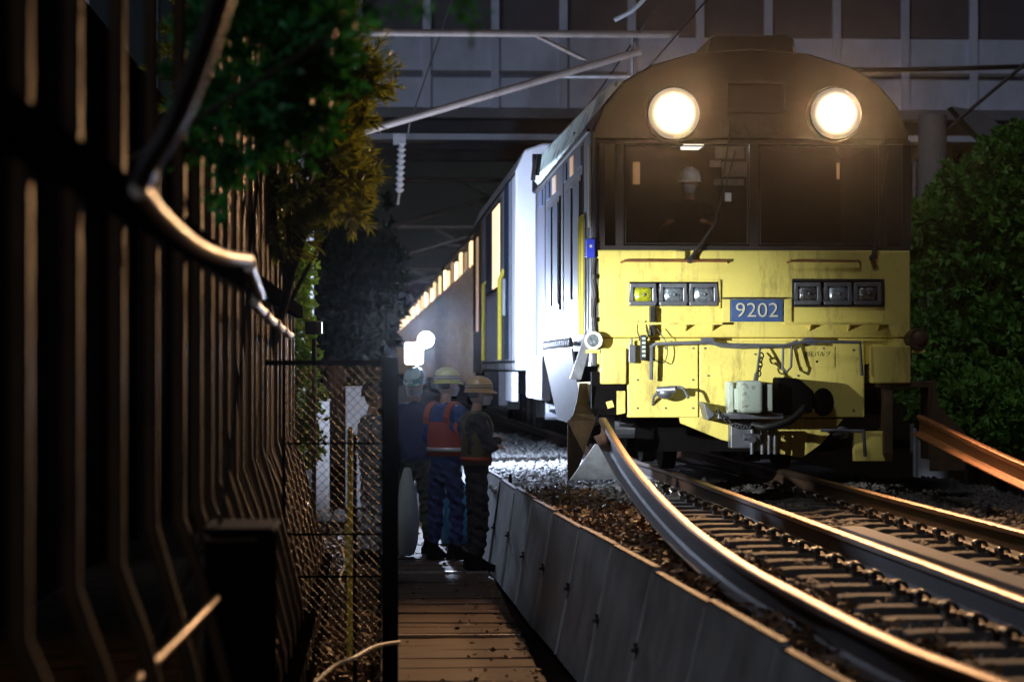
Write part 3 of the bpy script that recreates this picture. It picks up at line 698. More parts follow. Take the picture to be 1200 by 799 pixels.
# hanging control box with cords, bracket and latch
h_ = MB(); v = g3(754, 408, .12); h_.box(v.x - .028, v.x + .028, v.y - .03, v.y + .02, v.z - .11, v.z + .12); ho = h_.build('control_pendant', 'dark_metal', car, bevel=.006)
b_ = MB()
for k in range(5): b_.box(v.x - .015, v.x + .015, v.y - .042, v.y - .031, v.z + .075 - k * .038, v.z + .098 - k * .038)
b_.build('pendant_button', 'worn_green', ho)
c_ = MB(); c_.tube(spline([g3(748, 376, .1), g3(747, 388, .12), g3(752, 400, .12)], 4), .005, 5); c_.tube(spline([g3(756, 376, .1), g3(760, 390, .12), g3(757, 400, .12)], 4), .005, 5)
c_.tube(spline([g3(764, 420, .16), g3(778, 425, .14), g3(782, 405, .12), g3(770, 385, .1)], 4), .005, 5); c_.build('pendant_cord', 'dark_metal', car, True)
k_ = MB(); v = g3(765, 372, .08); k_.box(v.x - .025, v.x + .02, v.y, YF, v.z - .16, v.z + .10); k_.build('lever_bracket', 'dark_metal', car, bevel=.004)
k_ = MB(); v = g3(740, 412, .1); k_.box(v.x - .025, v.x + .035, v.y - .02, v.y + .05, v.z - .1, v.z + .06); k_.tube([(v.x, v.y, v.z + .06), (v.x, v.y, v.z + .12)], .012, 8); k_.build('door_latch', 'mid_metal', car, bevel=.005)
# hose coupling on left apron
k_ = MB(); v = g3(782, 460, .15); k_.ell((v.x - .02, v.y, v.z), (.085, .08, .06), 12, 8); k_.tube([(v.x - .09, v.y - .02, v.z + .02), (v.x + .07, v.y - .08, v.z + .03)], .035, 10); k_.tube(spline([(v.x + .05, v.y - .05, v.z + .05), (v.x + .13, v.y - .1, v.z + .04), (v.x + .18, v.y - .1, v.z - .05)], 4), .013, 8); k_.tube([(v.x - .07, v.y, v.z + .03), (v.x - .12, v.y + .03, v.z - .04), (v.x - .12, YF - .045, v.z - .11)], .012, 8)
k_.build('hose_coupling', 'mid_metal', car, True)
# round marker lamps on either corner
for px, py, mm, rr in ((695, 399, 'cream', .082), (1076, 397, 'brown_plate', .095)):
    x, z = xz(px, py, YF - .08)
    a_ = MB(); a_.tube([(x + (.03 if px < 800 else -.03), YF + .03, z), (x, YF - .12, z)], [rr * .9, rr], 20); ao = a_.build('side_lamp', mm, car, True)
    MB().tube([(x, YF - .121, z), (x, YF - .138, z)], [rr * .72, rr * .5], 20).build('side_lamp_lens', 'lens' if px < 800 else 'brown_plate', ao, True)
    MB().box(x - .06, x + .06, YF - .1, YF + .05, z - rr - .03, z - rr).build('lamp_bracket', 'yellow', ao)
# left corner: slanted plate, cobalt box, handrail, cables
MB().hexa([g3(668, 444, 0), g3(681, 445, 0), g3(696, 391, .0), g3(685, 391, .0)], [v + Vector((0, .03, 0)) for v in (g3(668, 444, 0), g3(681, 445, 0), g3(696, 391, 0), g3(685, 391, 0))]).build('footstep_side', 'mid_metal', car, bevel=.003)
v = g3(692, 291, .02); MB().box(v.x - .045, v.x + .04, v.y - .03, v.y + .05, v.z - .085, v.z + .085).build('signal_box', 'cobalt', car, bevel=.01)
MB().box(v.x - .01, v.x + .012, v.y - .036, v.y - .031, v.z + .005, v.z + .03).build('box_label', 'cream', car)
cb = MB(); cb.tube(spline([g3(697, 304, .03), g3(694, 325, .04), g3(697, 345, .04), g3(694, 365, .04), g3(697, 390, .04)], 4), .014, 6); cb.tube([g3(700, 304, .0), g3(700, 390, 0)], .010, 6)
for py in (322, 350, 372): cb.tube([g3(696, py, .04), g3(696, py + 5, .04)], .024, 8)
cb.build('corner_cable', 'dark_metal', car, True)
hr = MB(); yh = 23.9; xh = at(681, 300, yh).x
hr.tube(spline([(xh + .05, yh, at(0, 250, yh).z - .0), (xh + .0, yh, at(0, 254, yh).z), (xh - .01, yh, at(0, 262, yh).z)], 3) + [(xh - .01, yh, at(0, 392, yh).z)], .021, 10)
hr.tube([(xh - .01, yh - .3, at(0, 256, yh).z), (xh - .01, yh - .3, at(0, 392, yh).z)], .017, 8)
hr.build('hand_rail', 'yellow_bright', car, True)
MB().box(XL - .02, XL - .003, 23.1, 23.2, at(0, 265, 23.2).z, at(0, 168, 23.2).z).build('door_edge_strip', 'cream', car)
# side openings
for ya, yb in ((24.1, 26.0), (27.1, 28.9)):
    fr = MB(); fr.box(XL - .02, XL - .002, ya - .06, yb + .06, 1.6, 2.8); f_ = fr.build('side_window', 'dark_cab', car, bevel=.004)
    MB().box(XL - .034, XL - .021, ya, yb, 1.66, 2.74).build('window_pane', 'blue_door', f_)
    MB().box(XL - .05, XL - .021, ya + (yb - ya) * .45, ya + (yb - ya) * .5, 1.66, 2.74).build('window_mullion', 'dark_cab', f_)
for ya, yb, mm in ((24.15, 24.75, 'blue_door'), (25.2, 25.6, 'dim_warm'), (26.1, 26.5, 'blue_door'), (27.7, 28.3, 'dim_warm'), (28.8, 29.4, 'blue_door'), (30.1, 30.5, 'blue_door')):
    MB().box(XL - .012, XL - .002, ya, yb, 2.90, 3.08).build('vent_window', mm, car)
dr = MB()
for ya in (23.95, 26.6, 29.6): dr.box(XL - .009, XL - .002, ya, ya + .025, 1.25, 3.1)
dr.box(XL - .03, XL - .002, 23.2, Yb - .1, 3.13, 3.16); dr.build('side_trim', 'dark_metal', car)
# side skirts, steps
sk = MB(); z1 = 1.17
sk.hexa([(XL - .12, 23.9, z1), (XL - .10, 23.9, z1), (XL + .05, 24.2, .42), (XL + .02, 24.2, .42)], [(XL - .12, 28.2, z1), (XL - .10, 28.2, z1), (XL + .05, 27.9, .42), (XL + .02, 27.9, .42)])
sk.build('side_skirt', 'grey_side', car, bevel=.005)
MB().box(XL - .12, XL - .02, 28.4, Yb - .1, .62, 1.12).build('battery_box', 'white_side', car, bevel=.02)
cc = MB()
for k in range(14): cc.tube([(XL - .11, 24 + k * .3, 1.20), (XL - .11, 24.15 + k * .3, 1.26), (XL - .11, 24.3 + k * .3, 1.20)], .02, 6)
cc.build('cable_run', 'dark_metal', car, True)
# bogies
def bogie(parent, xc, yc, m1='black', m2='mid_metal'):
    for dy in (-.95, .95):
        for sx in (-.56, .56):
            wh = MB(); wh.tube([(xc + sx - .065, yc + dy, .43), (xc + sx + .065, yc + dy, .43)], .43, 28); wh.build('wheel', m1, parent, True)
    for sx in (-1, 1):
        fr = MB(); x = xc + sx * .98
        fr.prism([(yc - 1.35, .45), (yc - 1.3, .62), (yc - .4, .50), (yc + .4, .50), (yc + 1.3, .62), (yc + 1.35, .45), (yc + .45, .33), (yc - .45, .33)], 'x', x - .06, x + .06)
        for dy in (-.95, .95):
            fr.tube([(x - .1, yc + dy, .43), (x + .1, yc + dy, .43)], .13, 14)
            for q in range(5): fr.tube([(x + sx * .02 + .075 * math.cos(a), yc + dy * .62 + .075 * math.sin(a), .56 + q * .04) for a in np.linspace(0, 6.283, 9)[:-1]], .016, 6, closed=True)
        fr.build('bogie_frame', m2, parent)
bogie(car, XC, 25.9, 'black', 'mid_metal'); bogie(car, XC, 29.6, 'black', 'mid_metal')
# roof shoulder cover in peeling pale paint
rc = MB(); n_ = 9
secs = []
for y_, zz, xx in ((24.3, 3.30, 2.02), (24.6, 3.42, 1.97), (26.5, 3.40, 1.93), (29, 3.36, 1.88), (31.2, 3.34, 1.84)):
    xx -= .03; secs.append([(xx + .10, y_, 3.17), (xx + .01, y_, 3.28), (xx + .12, y_, 3.60), (xx + .22, y_, 3.72), (xx + .45, y_, 3.74), (xx + .55, y_, 3.4)])
rc.loft(secs); rc.build('roof_cover', 'roof_teal', car, bevel=.02)
for y_ in (30.1, 30.9): MB().tube([(1.80, y_, 3.25), (1.83, y_, 3.5)], .03, 8).build('roof_hinge', 'dark_metal', car)
MB().box(1.82, 2.1, 31.25, 31.45, 3.14, 3.6).build('roof_cover_end', 'dark_metal', car)
# left chute: curved brown plate and grey trapezoid
lc = MB()
sh = [(679, 449), (676, 470), (672, 485), (665, 494), (665, 563)]
a_ = [g3(*p, .25) for p in sh]; b_ = [g3(p[0] + dx, p[1] + dy, .0) for p, dx, dy in zip(sh, (9, 15, 24, 33, 10), (0, 5, 0, -2, -6))]
q = a_ + b_[::-1]
lc.add([tuple(v) for v in q] + [tuple(v + Vector((.0, .018, 0))) for v in q], [(0, 1, 8, 9), (1, 2, 7, 8), (2, 3, 6, 7), (3, 4, 5, 6), (10, 19, 18, 11), (11, 18, 17, 12), (12, 17, 16, 13), (13, 16, 15, 14), (0, 10, 11, 1), (1, 11, 12, 2), (2, 12, 13, 3), (3, 13, 14, 4), (4, 14, 15, 5), (5, 15, 16, 6), (6, 16, 17, 7), (7, 17, 18, 8), (8, 18, 19, 9), (9, 19, 10, 0)])
lc.build('chute_plate', 'brown_plate', car)
q = [g3(668, 563, .28), g3(733, 561, .2), g3(727, 552, .05), g3(706, 521, .0), g3(695, 519, .0)]
MB().prism([(v.x, v.z) for v in q], 'y', YF - .22, YF - .2).build('chute_flap', 'mid_metal', car, bevel=.003)
MB().hexa([g3(722, 545, .23), g3(731, 545, .23), g3(732, 560, .23), g3(722, 560, .23)], [v + Vector((0, .005, 0)) for v in (g3(722, 545, .23), g3(731, 545, .23), g3(732, 560, .23), g3(722, 560, .23))]).build('warning_mark', 'yellow', car)
ck = MB(); ck.hexa([g3(677, 448, .0), g3(692, 447, .0), g3(690, 482, .0), g3(683, 480, .0)], [v + Vector((0, .1, 0)) for v in (g3(677, 448, .0), g3(692, 447, .0), g3(690, 482, .0), g3(683, 480, .0))])
ck.build('chute_hanger', 'cream', car)
MB().box(XL + .0, XL + .3, YF + .0, YF + .15, .62, .95).build('chute_roller_housing', 'black', car)
rr_ = MB(); v = g3(690, 508, -.2); rr_.tube([(v.x - .09, v.y, v.z + .04), (v.x + .1, v.y, v.z + .04)], .065, 14); rr_.tube([(v.x - .05, v.y, v.z - .1), (v.x + .03, v.y, v.z + .1)], .05, 10); rr_.build('chute_roller', 'black', car, True)
MB().hexa([g3(723, 458, .05), g3(733, 458, .05), g3(733, 484, .05), g3(723, 486, .05)], [v + Vector((0, .05, 0)) for v in (g3(723, 458, .05), g3(733, 458, .05), g3(733, 484, .05), g3(723, 486, .05))]).build('hinge_post', 'yellow', car, bevel=.004)
k_ = MB(); k_.bar(g3(708, 452, -.05), g3(716, 478, .0), .06, .03, (0, 1, 0)); k_.build('hanger_arm', 'yellow', car)
# right chute
(x0, z0), (x1, z1) = xz(1020, 480, YF), xz(1102, 446, YF)
k_ = MB(); k_.box(x0 + .05, x1 - .05, YF - .05, YF + .35, z1 - .06, z1); k_.box(x1 - .12, x1 - .05, YF - .05, YF + .3, z0 - .45, z1 - .061); k_.box(x0 + .12, x0 + .2, YF - .03, YF + .3, z0 - .4, z1 - .061)
k_.prism([(x1 - .10, z1), (x1 - .02, z1 - .25), (x1 + .2, z0 - .2), (x1 + .2, z0 - .55), (x1 - .12, z0 - .55)], 'y', YF - .12, YF - .08); k_.build('chute_frame', 'brown_plate', car, bevel=.005)
k_ = MB(); (x0, z0), (x1, z1) = xz(1000, 540, YF + .1), xz(1045, 505, YF + .1); k_.box(x0, x1, YF + .05, YF + .15, z0, z1); k_.build('step_plate', 'yellow', car, bevel=.005)
k_ = MB(); k_.tube([g3(962, 504, .1), g3(1010, 505, .1)], .016, 8); k_.tube([g3(1012, 503, .1), g3(1014, 535, .1)], .016, 8); k_.ell(g3(985, 507, 0), (.08, .06, .06), 12, 8); k_.build('step_rail', 'mid_metal', car, True)

# ================================================================== SECOND CAR
def X2f(Y, base=1.87): return base + track_shift(Y)
c2 = thing('equipment_car', 'tall pale equipment car washed in white work light behind the cab car', 'train car', (3.2, 32.6, 0), 0, 'cars of the work train')
ya, yb = 32.7, 45.6; xa, xb = 1.68, 1.60
zt = 3.86
def qsec(x, y): return [(x, y, .95), (x, y, zt - .35), (x + .12, y, zt - .08), (x + .35, y, zt), (x + 2.5, y, zt), (x + 2.82, y, zt - .3), (x + 2.85, y, .95)]
MB().loft([qsec(xa, ya), qsec(xb, yb)]).build('body', 'white_side', c2, bevel=.03)
def xs(Y): return xa + (xb - xa) * (Y - ya) / (yb - ya)
def sbox(m_, y0, y1, z0, z1, t0=.0, t1=.03): m_.hexa([(xs(y0) - t1, y0, z0), (xs(y0) - t0, y0, z0), (xs(y0) - t0, y0, z1), (xs(y0) - t1, y0, z1)], [(xs(y1) - t1, y1, z0), (xs(y1) - t0, y1, z0), (xs(y1) - t0, y1, z1), (xs(y1) - t1, y1, z1)]); return m_
f_ = sbox(MB(), 35.8, 40.2, 2.1, 3.35).build('window', 'dark_cab', c2)
sbox(MB(), 38.2, 40.0, 2.15, 3.3, .031, .04).build('pane', 'blue_door', f_); sbox(MB(), 36.0, 38.0, 2.15, 3.3, .031, .04).build('pane', 'warm_window', f_)
f_ = sbox(MB(), 34.1, 35.2, 1.1, 3.5, .001, .012).build('door', 'blue_door', c2); sbox(MB(), 34.95, 35.05, 1.7, 2.2, .013, .05).build('handle', 'mid_metal', f_)
sbox(MB(), 42.2, 45.5, .9, 3.4, .001, .02).build('end_door', 'brown_plate', c2)
sbox(MB(), 43.2, 44.0, 1.6, 3.2, .021, .03).build('door_window', 'dim_warm', c2)
for y_ in (33.6, 35.3, 37.0, 40.8, 42.0): sbox(MB(), y_, y_ + .04, .96, 3.5, .001, .008).build('panel_seam', 'dark_metal', c2)
for z_ in (1.05, 3.45): sbox(MB(), 32.75, 45.5, z_, z_ + .03, .001, .012).build('side_rail', 'dark_metal', c2)
k_ = MB()
for y_ in (35.5, 40.6): k_.tube([(xs(y_) - .06, y_, 1.1), (xs(y_) - .06, y_, 2.2 if y_ < 36 else 2.3), (xs(y_), y_, 2.35)], .03, 8)
k_.build('hand_rail', 'yellow_bright', c2, True)
sbox(MB(), 33.0, 34.5, .55, .93, -.05, .03).build('skirt', 'white_side', c2); sbox(MB(), 36.5, 41, .45, .93, -.1, .02).build('skirt', 'grey_side', c2)
MB().box(2.0, 4.2, 33, 45, .6, .94).build('underframe', 'black', c2)
bogie(c2, 3.2, 34.6, 'mid_metal', 'white_side'); bogie(c2, 3.12, 43.4, 'mid_metal', 'white_side')
# ================================================================== RAIL WAGONS
def wagon(first):
    t = thing('rail_wagon', 'x', 'wagon'); Lw = 17.6
    MB().box(0, 2.85, 0, Lw, .95, 1.25).build('deck', 'dark_metal', t)
    for k in range(15): MB().box(-.05, .03, .3 + k * 1.2, .40 + k * 1.2, .7, 2.85).build('side_rib', 'tan_rib', t)
    MB().box(.035, .08, .2, Lw - .2, 1.26, 2.75).build('side_panel', 'brown_plate', t)
    MB().box(.0, 2.8, .1, Lw - .1, 3.42, 3.5).build('roof', 'dark_cab', t)
    b_ = MB()
    for i in range(6):
        b_.box(.3 + i * .4, .38 + i * .4, .3, Lw - .3, 1.3, 1.45)
    b_.build('rail_load', 'rail_body', t)
    for k in range(7):
        w_ = MB().box(-.01, .03, .8 + k * 2.4 + .5, .8 + k * 2.4 + 1.3, 2.86, 3.34 - .10 * (k % 2)).build('lit_window', ('warm_window', 'dim_warm', 'warm_window', 'bright_warm', 'dim_warm', 'warm_window', 'bright_warm')[k], t)
    MB().box(2.75, 2.8, .1, Lw - .1, 1.3, 3.41).build('far_side_panel', 'dark_cab', t)
    bogie(t, 1.42, 2.2); bogie(t, 1.42, Lw - 2.2)
    return t
wp = wagon(True)
wl = ['dark ribbed wagon with warm lit windows coupled right behind the pale equipment car', 'dark ribbed wagon with warm lit windows, second behind the pale equipment car', 'dark ribbed wagon with warm lit windows, third behind the pale equipment car', 'dark ribbed wagon with warm lit windows, fourth behind the pale equipment car', 'last far wagon of the train, its warm lit windows merging in the distance']
for i in range(5):
    o = wp if i == 0 else copy_tree(wp)
    y = 46.2 + i * 18.4
    o.location = (X2f(y) - .02, y, 0); o.rotation_euler.z = math.atan(.0098); o['label'] = wl[i]; o['group'] = 'wagons with lit windows at the rear of the train'
# ================================================================== OVERPASS
ov = thing('overpass', 'blue grey steel overpass crossing above the tracks behind the train', 'overpass', (4, 57, -1))
yo = 57.0
Zo = lambda py: at(700, py, yo).z
x0, x1 = -4.6, 34
MB().box(x0, x1, yo, yo + .3, Zo(127), Zo(44)).build('parapet_panel', 'bridge', ov)
MB().box(x0, x1, yo + .1, yo + .35, Zo(42), Zo(-160)).build('noise_wall', 'bridge_upper', ov)
p_ = MB()
k = 0
for px in range(-350, 1700, 80):
    x = at(px + 50, 0, yo).x; MB().box(x - .09, x + .09, yo - .1, yo - .002, Zo(128), Zo(-160)).build('wall_post', 'bridge', ov)
MB().box(x0, x1, yo - .25, yo + 8, Zo(140), Zo(129)).build('deck_edge', 'bridge_dark', ov)
MB().box(x0, x1, yo + .2, yo + .5, Zo(157), Zo(141)).build('girder_web', 'bridge_dark', ov)
MB().box(x0, x1, yo - .1, yo + .9, Zo(165), Zo(158)).build('girder_flange', 'bridge', ov)
MB().box(x0, x1, yo - .06, yo - .003, Zo(88), Zo(84)).build('panel_rail', 'bridge_dark', ov)
for yy in (yo + 3, yo + 6): MB().box(x0, x1, yy, yy + .4, Zo(163), Zo(141)).build('girder_web', 'bridge_dark', ov)
for px, w_ in ((1092, 40), (1320, 60), (252, 50)):
    x = at(px, 0, yo + 1).x; MB().box(x - .4, x + .4, yo + .6, yo + 1.6, -1, Zo(166)).build('pier', 'concrete_pale', ov, bevel=.05)
# ================================================================== CATENARY
def insul(m_, a, b, n, r):
    a = Vector(a); b = Vector(b); pts = []; rs = []
    for i in range(n * 2 + 1): pts.append(a.lerp(b, i / (2 * n))); rs.append(r if i % 2 else r * .45)
    m_.tube(pts, rs, 12)
def catenary(Y, labs, px0=400, dense=True):
    x0 = -.95 + track_shift(Y) * 1.1
    t = thing('catenary_mast', labs, 'catenary mast', (x0, Y, -1), 0, 'overhead line masts along the track')
    MB().tube([(x0, Y, -1), (x0, Y, 6.4)], [.16, .13], 14).build('pole', 'concrete_pale', t, True)
    zt = 5.3; dd = track_shift(Y)
    m_ = MB(); m_.tube([(x0 + .75, Y, zt), (3.9 + dd, Y, zt)], .05, 10); m_.tube([(2.0 + dd, Y, zt - .0), (2.7 + dd, Y, zt - .34)], .03, 8)
    m_.build('top_arm', 'rust_tube', t, True)
    m_ = MB(); m_.tube([(x0 + .55, Y - .02, 3.95), (3.4 + dd, Y - .02, 5.08)], .05, 10); m_.build('brace_arm', 'rust_tube', t, True)
    m_ = MB(); m_.tube([(2.2 + dd, Y, 4.75), (3.9 + dd, Y, 4.75)], .025, 8); m_.tube([(3.3 + dd, Y, 5.28), (3.3 + dd, Y, 4.78)], .02, 6); m_.build('steady_arm', 'galv', t, True)
    m_ = MB(); insul(m_, (x0 + .15, Y, zt), (x0 + .75, Y, zt), 7, .075); m_.build('insulator', 'porcelain', t, True)
    m_ = MB(); insul(m_, (x0 + .12, Y, 3.85), (x0 + .56, Y - .02, 3.95), 6, .07); m_.build('insulator', 'porcelain', t, True)
    return t, dd
catenary(33, 'nearest overhead line bracket, its tubes reaching over the roof of the pale car')
catenary(59, 'overhead line bracket standing just behind the overpass girder')
catenary(79, 'overhead line bracket farther along the track under the dark gap')
catenary(113, 'farthest overhead line bracket in the dark above the wagons')
# hanging insulator string
v = at(470, 150, 38); t = thing('feeder_insulator', 'string of pale disc insulators hanging from a feeder wire left of the train', 'insulator', v)
m_ = MB(); insul(m_, at(471, 165, 38), at(468, 226, 38), 9, .075); m_.build('disc_string', 'porcelain', t, True)
m_ = MB(); m_.box(v.x - .12, v.x + .07, 37.95, 38.05, at(0, 168, 38).z, at(0, 155, 38).z); m_.tube([at(478, 158, 38), at(480, 145, 38), at(530, 0, 42)], .012, 6); m_.tube([at(468, 226, 38), at(466, 240, 38)], .02, 6); m_.build('hanger', 'galv', t)
def wire(pts, r, label, m='dark_metal', cat='wire'):
    return tag(MB().tube(spline(pts, 6), r, 6).build('overhead_wire' if cat == 'wire' else 'cable', m, None, True), label, cat)
wire([(3.3, 5, 4.9), (3.3, 33, 4.74), (3.05, 59, 4.74), (2.8, 79, 4.74), (2.45, 113, 4.74), (2.1, 150, 4.74)], .012, 'contact wire running above the centre of the track')
wire([(3.3, 5, 6.1), (3.3, 20, 5.6), (3.3, 33, 5.32), (3.2, 46, 5.1), (3.05, 59, 5.32), (2.8, 79, 5.32), (2.45, 113, 5.32)], .012, 'messenger wire sagging above the contact wire')
wire([at(1070, 190, 40), at(1130, 135, 38), at(1210, 68, 36)], .03, 'slanting guy wire crossing the right upper corner', 'galv')
wire([at(950, 82, 50), at(1060, 82, 50), at(1210, 78, 50)], .05, 'thick dark cable strung level in front of the overpass, right of the headlights')
wire([at(720, 24, 33), at(742, 12, 33), at(760, -6, 33)], .03, 'short bright strut at the top edge above the cab roof', 'porcelain')
# pale cloth/slope lines at the right
q = [at(1115, 125, 44), at(1150, 130, 44), at(1230, 190, 44), at(1230, 225, 44), at(1175, 190, 44)]
t = tag(MB().prism([(v.x, v.z) for v in q], 'y', 44, 44.4).build('stair_stringer', 'bridge_dark'), 'sloping grey stair side descending at the right edge behind the bushes', 'stairs')
# thin white post right of the cab
v = at(1072, 300, 34); t = thing('slim_post', 'slim pale post standing right behind the cab car beside the bushes', 'post', (v.x, 34, -.9))
MB().tube([(v.x, 34, -.9), (v.x, 34, at(0, 185, 34).z)], .03, 8).build('post_tube', 'galv', t, True); MB().box(v.x - .06, v.x + .06, 33.95, 34.05, at(0, 292, 34).z, at(0, 285, 34).z).build('post_clamp', 'galv', t)
v = at(1093, 300, 36); t = thing('concrete_mast', 'broad grey concrete mast rising right of the cab car', 'mast', (v.x, 36, -.9))
MB().tube([(v.x, 36, -.9), (v.x, 36, at(0, 130, 36).z)], [.24, .2], 18).build('mast_shaft', 'concrete_pale', t, True); MB().tube([(v.x, 36, 2.9), (v.x, 36, 2.98)], .235, 18).build('mast_band', 'galv', t, True)
# ================================================================== WORK LIGHTS
def work_light():
    v = at(489, 412, 31); t = thing('work_light', 'blazing white twin head work light on a pole behind the workers', 'work light', (v.x, 31, -.88))
    m_ = MB(); m_.tube([(v.x, 31, -.88), (v.x, 31, v.z - .1)], .02, 10)
    for a in (0, 2.1, 4.2): m_.tube([(v.x, 31, -.3), (v.x + .4 * math.cos(a), 31 + .4 * math.sin(a), -.88)], .013, 8)
    m_.build('tripod', 'galv', t, True)
    a = at(499, 398, 31); b = at(486, 414, 31)
    MB().ell(a, (.10, .10, .10), 20, 12).build('lamp_globe', 'white_lamp', t, True)
    MB().box(b.x - .12, b.x + .1, 30.93, 31.07, b.z - .13, b.z + .13).build('lamp_head', 'white_lamp', t, bevel=.03)
    MB().box(b.x - .13, b.x + .11, 31.08, 31.14, b.z - .14, b.z + .14).build('lamp_housing', 'dark_metal', t, bevel=.02)
    for en, dr_, cone, off in ((1700, (1, -1, -.08), 170, (.12, -.14, .02)), (950, (.12, 1, .35), 132, (.14, .1, .06))):
        ld = bpy.data.lights.new('work_light_beam', 'SPOT'); lo = bpy.data.objects.new('work_light_beam', ld); COL.objects.link(lo)
        ld.energy = en; ld.color = (.62, .74, 1); ld.shadow_soft_size = .1; ld.spot_size = R(cone); ld.spot_blend = .3; lo.parent = t; lo.location = a + Vector(off) - t.location
        lo.rotation_euler = Vector(dr_).to_track_quat('-Z', 'Y').to_euler()
    return t
work_light()
v = at(368, 384, 19.5); fx, fz = v.x, v.z
fl = thing('flood_light', 'small floodlight on a stand beyond the gate, turned toward the train front', 'floodlight', (fx, 19.5, -.98))
m_ = MB(); m_.tube([(fx, 19.5, -.98), (fx, 19.5, fz - .08)], .018, 8)
for a in (.5, 2.6, 4.7): m_.tube([(fx, 19.5, -.4), (fx + .33 * math.cos(a), 19.5 + .33 * math.sin(a), -.98)], .012, 8)
m_.build('stand', 'dark_metal', fl, True)
ang = math.atan2(3.1 - fx, 23 - 19.5)  # heading from +Y toward +X
dv = Vector((math.sin(ang), math.cos(ang), 0)); sv = Vector((dv.y, -dv.x, 0)); c = Vector((fx, 19.5, fz))
def obox(m_, c, a0, a1, w_, h_):
    p = c + dv * a0; q = c + dv * a1; z = Vector((0, 0, h_)); s = sv * w_
    return m_.hexa([p - s - z, p + s - z, p + s + z, p - s + z], [q - s - z, q + s - z, q + s + z, q - s + z])
obox(MB(), c, -.045, .03, .06, .05).build('lamp_housing', 'dark_metal', fl, bevel=.01)
obox(MB(), c, .031, .036, .052, .042).build('lamp_glass', 'flood_lamp', fl)
sd = bpy.data.lights.new('flood_beam', 'SPOT'); so = bpy.data.objects.new('flood_beam', sd); COL.objects.link(so)
sd.energy = 2000; sd.color = (.90, .96, 1); sd.spot_size = R(37); sd.spot_blend = .85; sd.shadow_soft_size = .04
so.parent = fl; so.location = c + dv * .07 - fl.location
aim = Vector((2.25, 23.0, 1.05)) - (c + dv * .07); so.rotation_euler = aim.to_track_quat('-Z', 'Y').to_euler()
# ================================================================== FENCE
XFn = -.70
fe = thing('metal_fence', 'tall dark brown bar fence lining the left side, bars kinked outward near the base', 'fence', (XFn, 5, -1))
ysf = [3.9, 4.25, 5.0, 5.8, 6.72, 7.7, 8.8, 9.5]; y = 10.15
while y < 19.6: ysf.append(y); y += .62 + random.uniform(-.04, .04)
for i, y in enumerate(ysf):
    r_ = .022 if i > 1 else .02
    j = random.uniform(-.008, .008)
    MB().tube([(XFn + j, y, 3.6), (XFn + j, y, .50 + random.uniform(-.04, .04)), (XFn + .07, y + .02, .28), (XFn + .22, y + .1, -.35), (XFn + .24, y + .1, -1.0)], r_, 10).build('bar', 'fence', fe, True)
for i in range(14):
    y = 10.46 + i * .62; MB().tube([(XFn, y, 3.6), (XFn, y, .5), (XFn + .07, y, .28), (XFn + .22, y + .1, -.35), (XFn + .24, y + .1, -1)], .012, 8).build('thin_bar', 'fence', fe, True)
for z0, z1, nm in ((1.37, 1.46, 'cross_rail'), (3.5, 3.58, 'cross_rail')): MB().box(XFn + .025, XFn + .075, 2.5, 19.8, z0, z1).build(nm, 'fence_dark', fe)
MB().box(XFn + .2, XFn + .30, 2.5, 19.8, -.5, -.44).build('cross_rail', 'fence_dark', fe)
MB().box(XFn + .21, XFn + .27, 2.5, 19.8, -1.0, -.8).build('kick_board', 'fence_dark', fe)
bw = thing('backing_wall', 'near black backing wall added behind the fence on the left to keep that view dark', 'wall', (-3, 3, -1))  # unseen wall, added so the background beyond the bars stays black
MB().box(-3.0, -2.94, 2, 50, -1, 4.6).build('backing_boards', 'fence_dark', bw)
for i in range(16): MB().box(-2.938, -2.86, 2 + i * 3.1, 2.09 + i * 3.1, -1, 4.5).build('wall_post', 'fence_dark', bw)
# white guard tube looping along the fence
gt = [(268, -30, 5.2), (236, 70, 5.5), (205, 145, 5.8), (176, 192, 6.0), (166, 213, 6.06)]
wp_ = [at(*p) for p in gt]; tag(MB().tube(spline(wp_, 8), .025, 12).build('guard_hose', 'galv', None, True), 'grey blurred hose slanting down from the top edge in front of the fence', 'hose')
gt = [(163, 222, 6.1), (190, 255, 6.6), (225, 285, 7.2), (258, 300, 7.8), (290, 305, 8.6)]
wp_ = [at(*p) for p in gt]; tag(MB().tube(spline(wp_, 8), .023, 12).build('guard_hose', 'tape', None, True), 'bright cream guard hose sagging across the middle of the fence', 'hose')
gt = [(292, 312, 8.9), (300, 335, 9.8), (305, 348, 10.3)]
wp_ = [at(*p) for p in gt]; tag(MB().tube(spline(wp_, 6), .020, 10).build('guard_hose', 'tape', None, True), 'short cream hose piece just right of the long sagging one', 'hose')
for k, (a, b) in enumerate((((298, 355, 11), (308, 366, 11.8)), ((311, 368, 12.2), (321, 378, 13)), ((324, 378, 13.6), (331, 386, 14.4)), ((333, 386, 15), (341, 393, 16)))):
    tag(MB().tube(spline([at(*a), at((a[0] + b[0]) / 2, (a[1] + b[1]) / 2 + 2, (a[2] + b[2]) / 2), at(*b)], 4), .022, 8).build('guard_hose', 'tape', None, True), ['small pale hose loop on the fence, nearest of the receding four', 'small pale hose loop on the fence, second of the receding four', 'small pale hose loop on the fence, third of the receding four', 'small pale hose loop on the fence, farthest of the receding four'][k], 'hose', 'small hose loops receding along the fence')
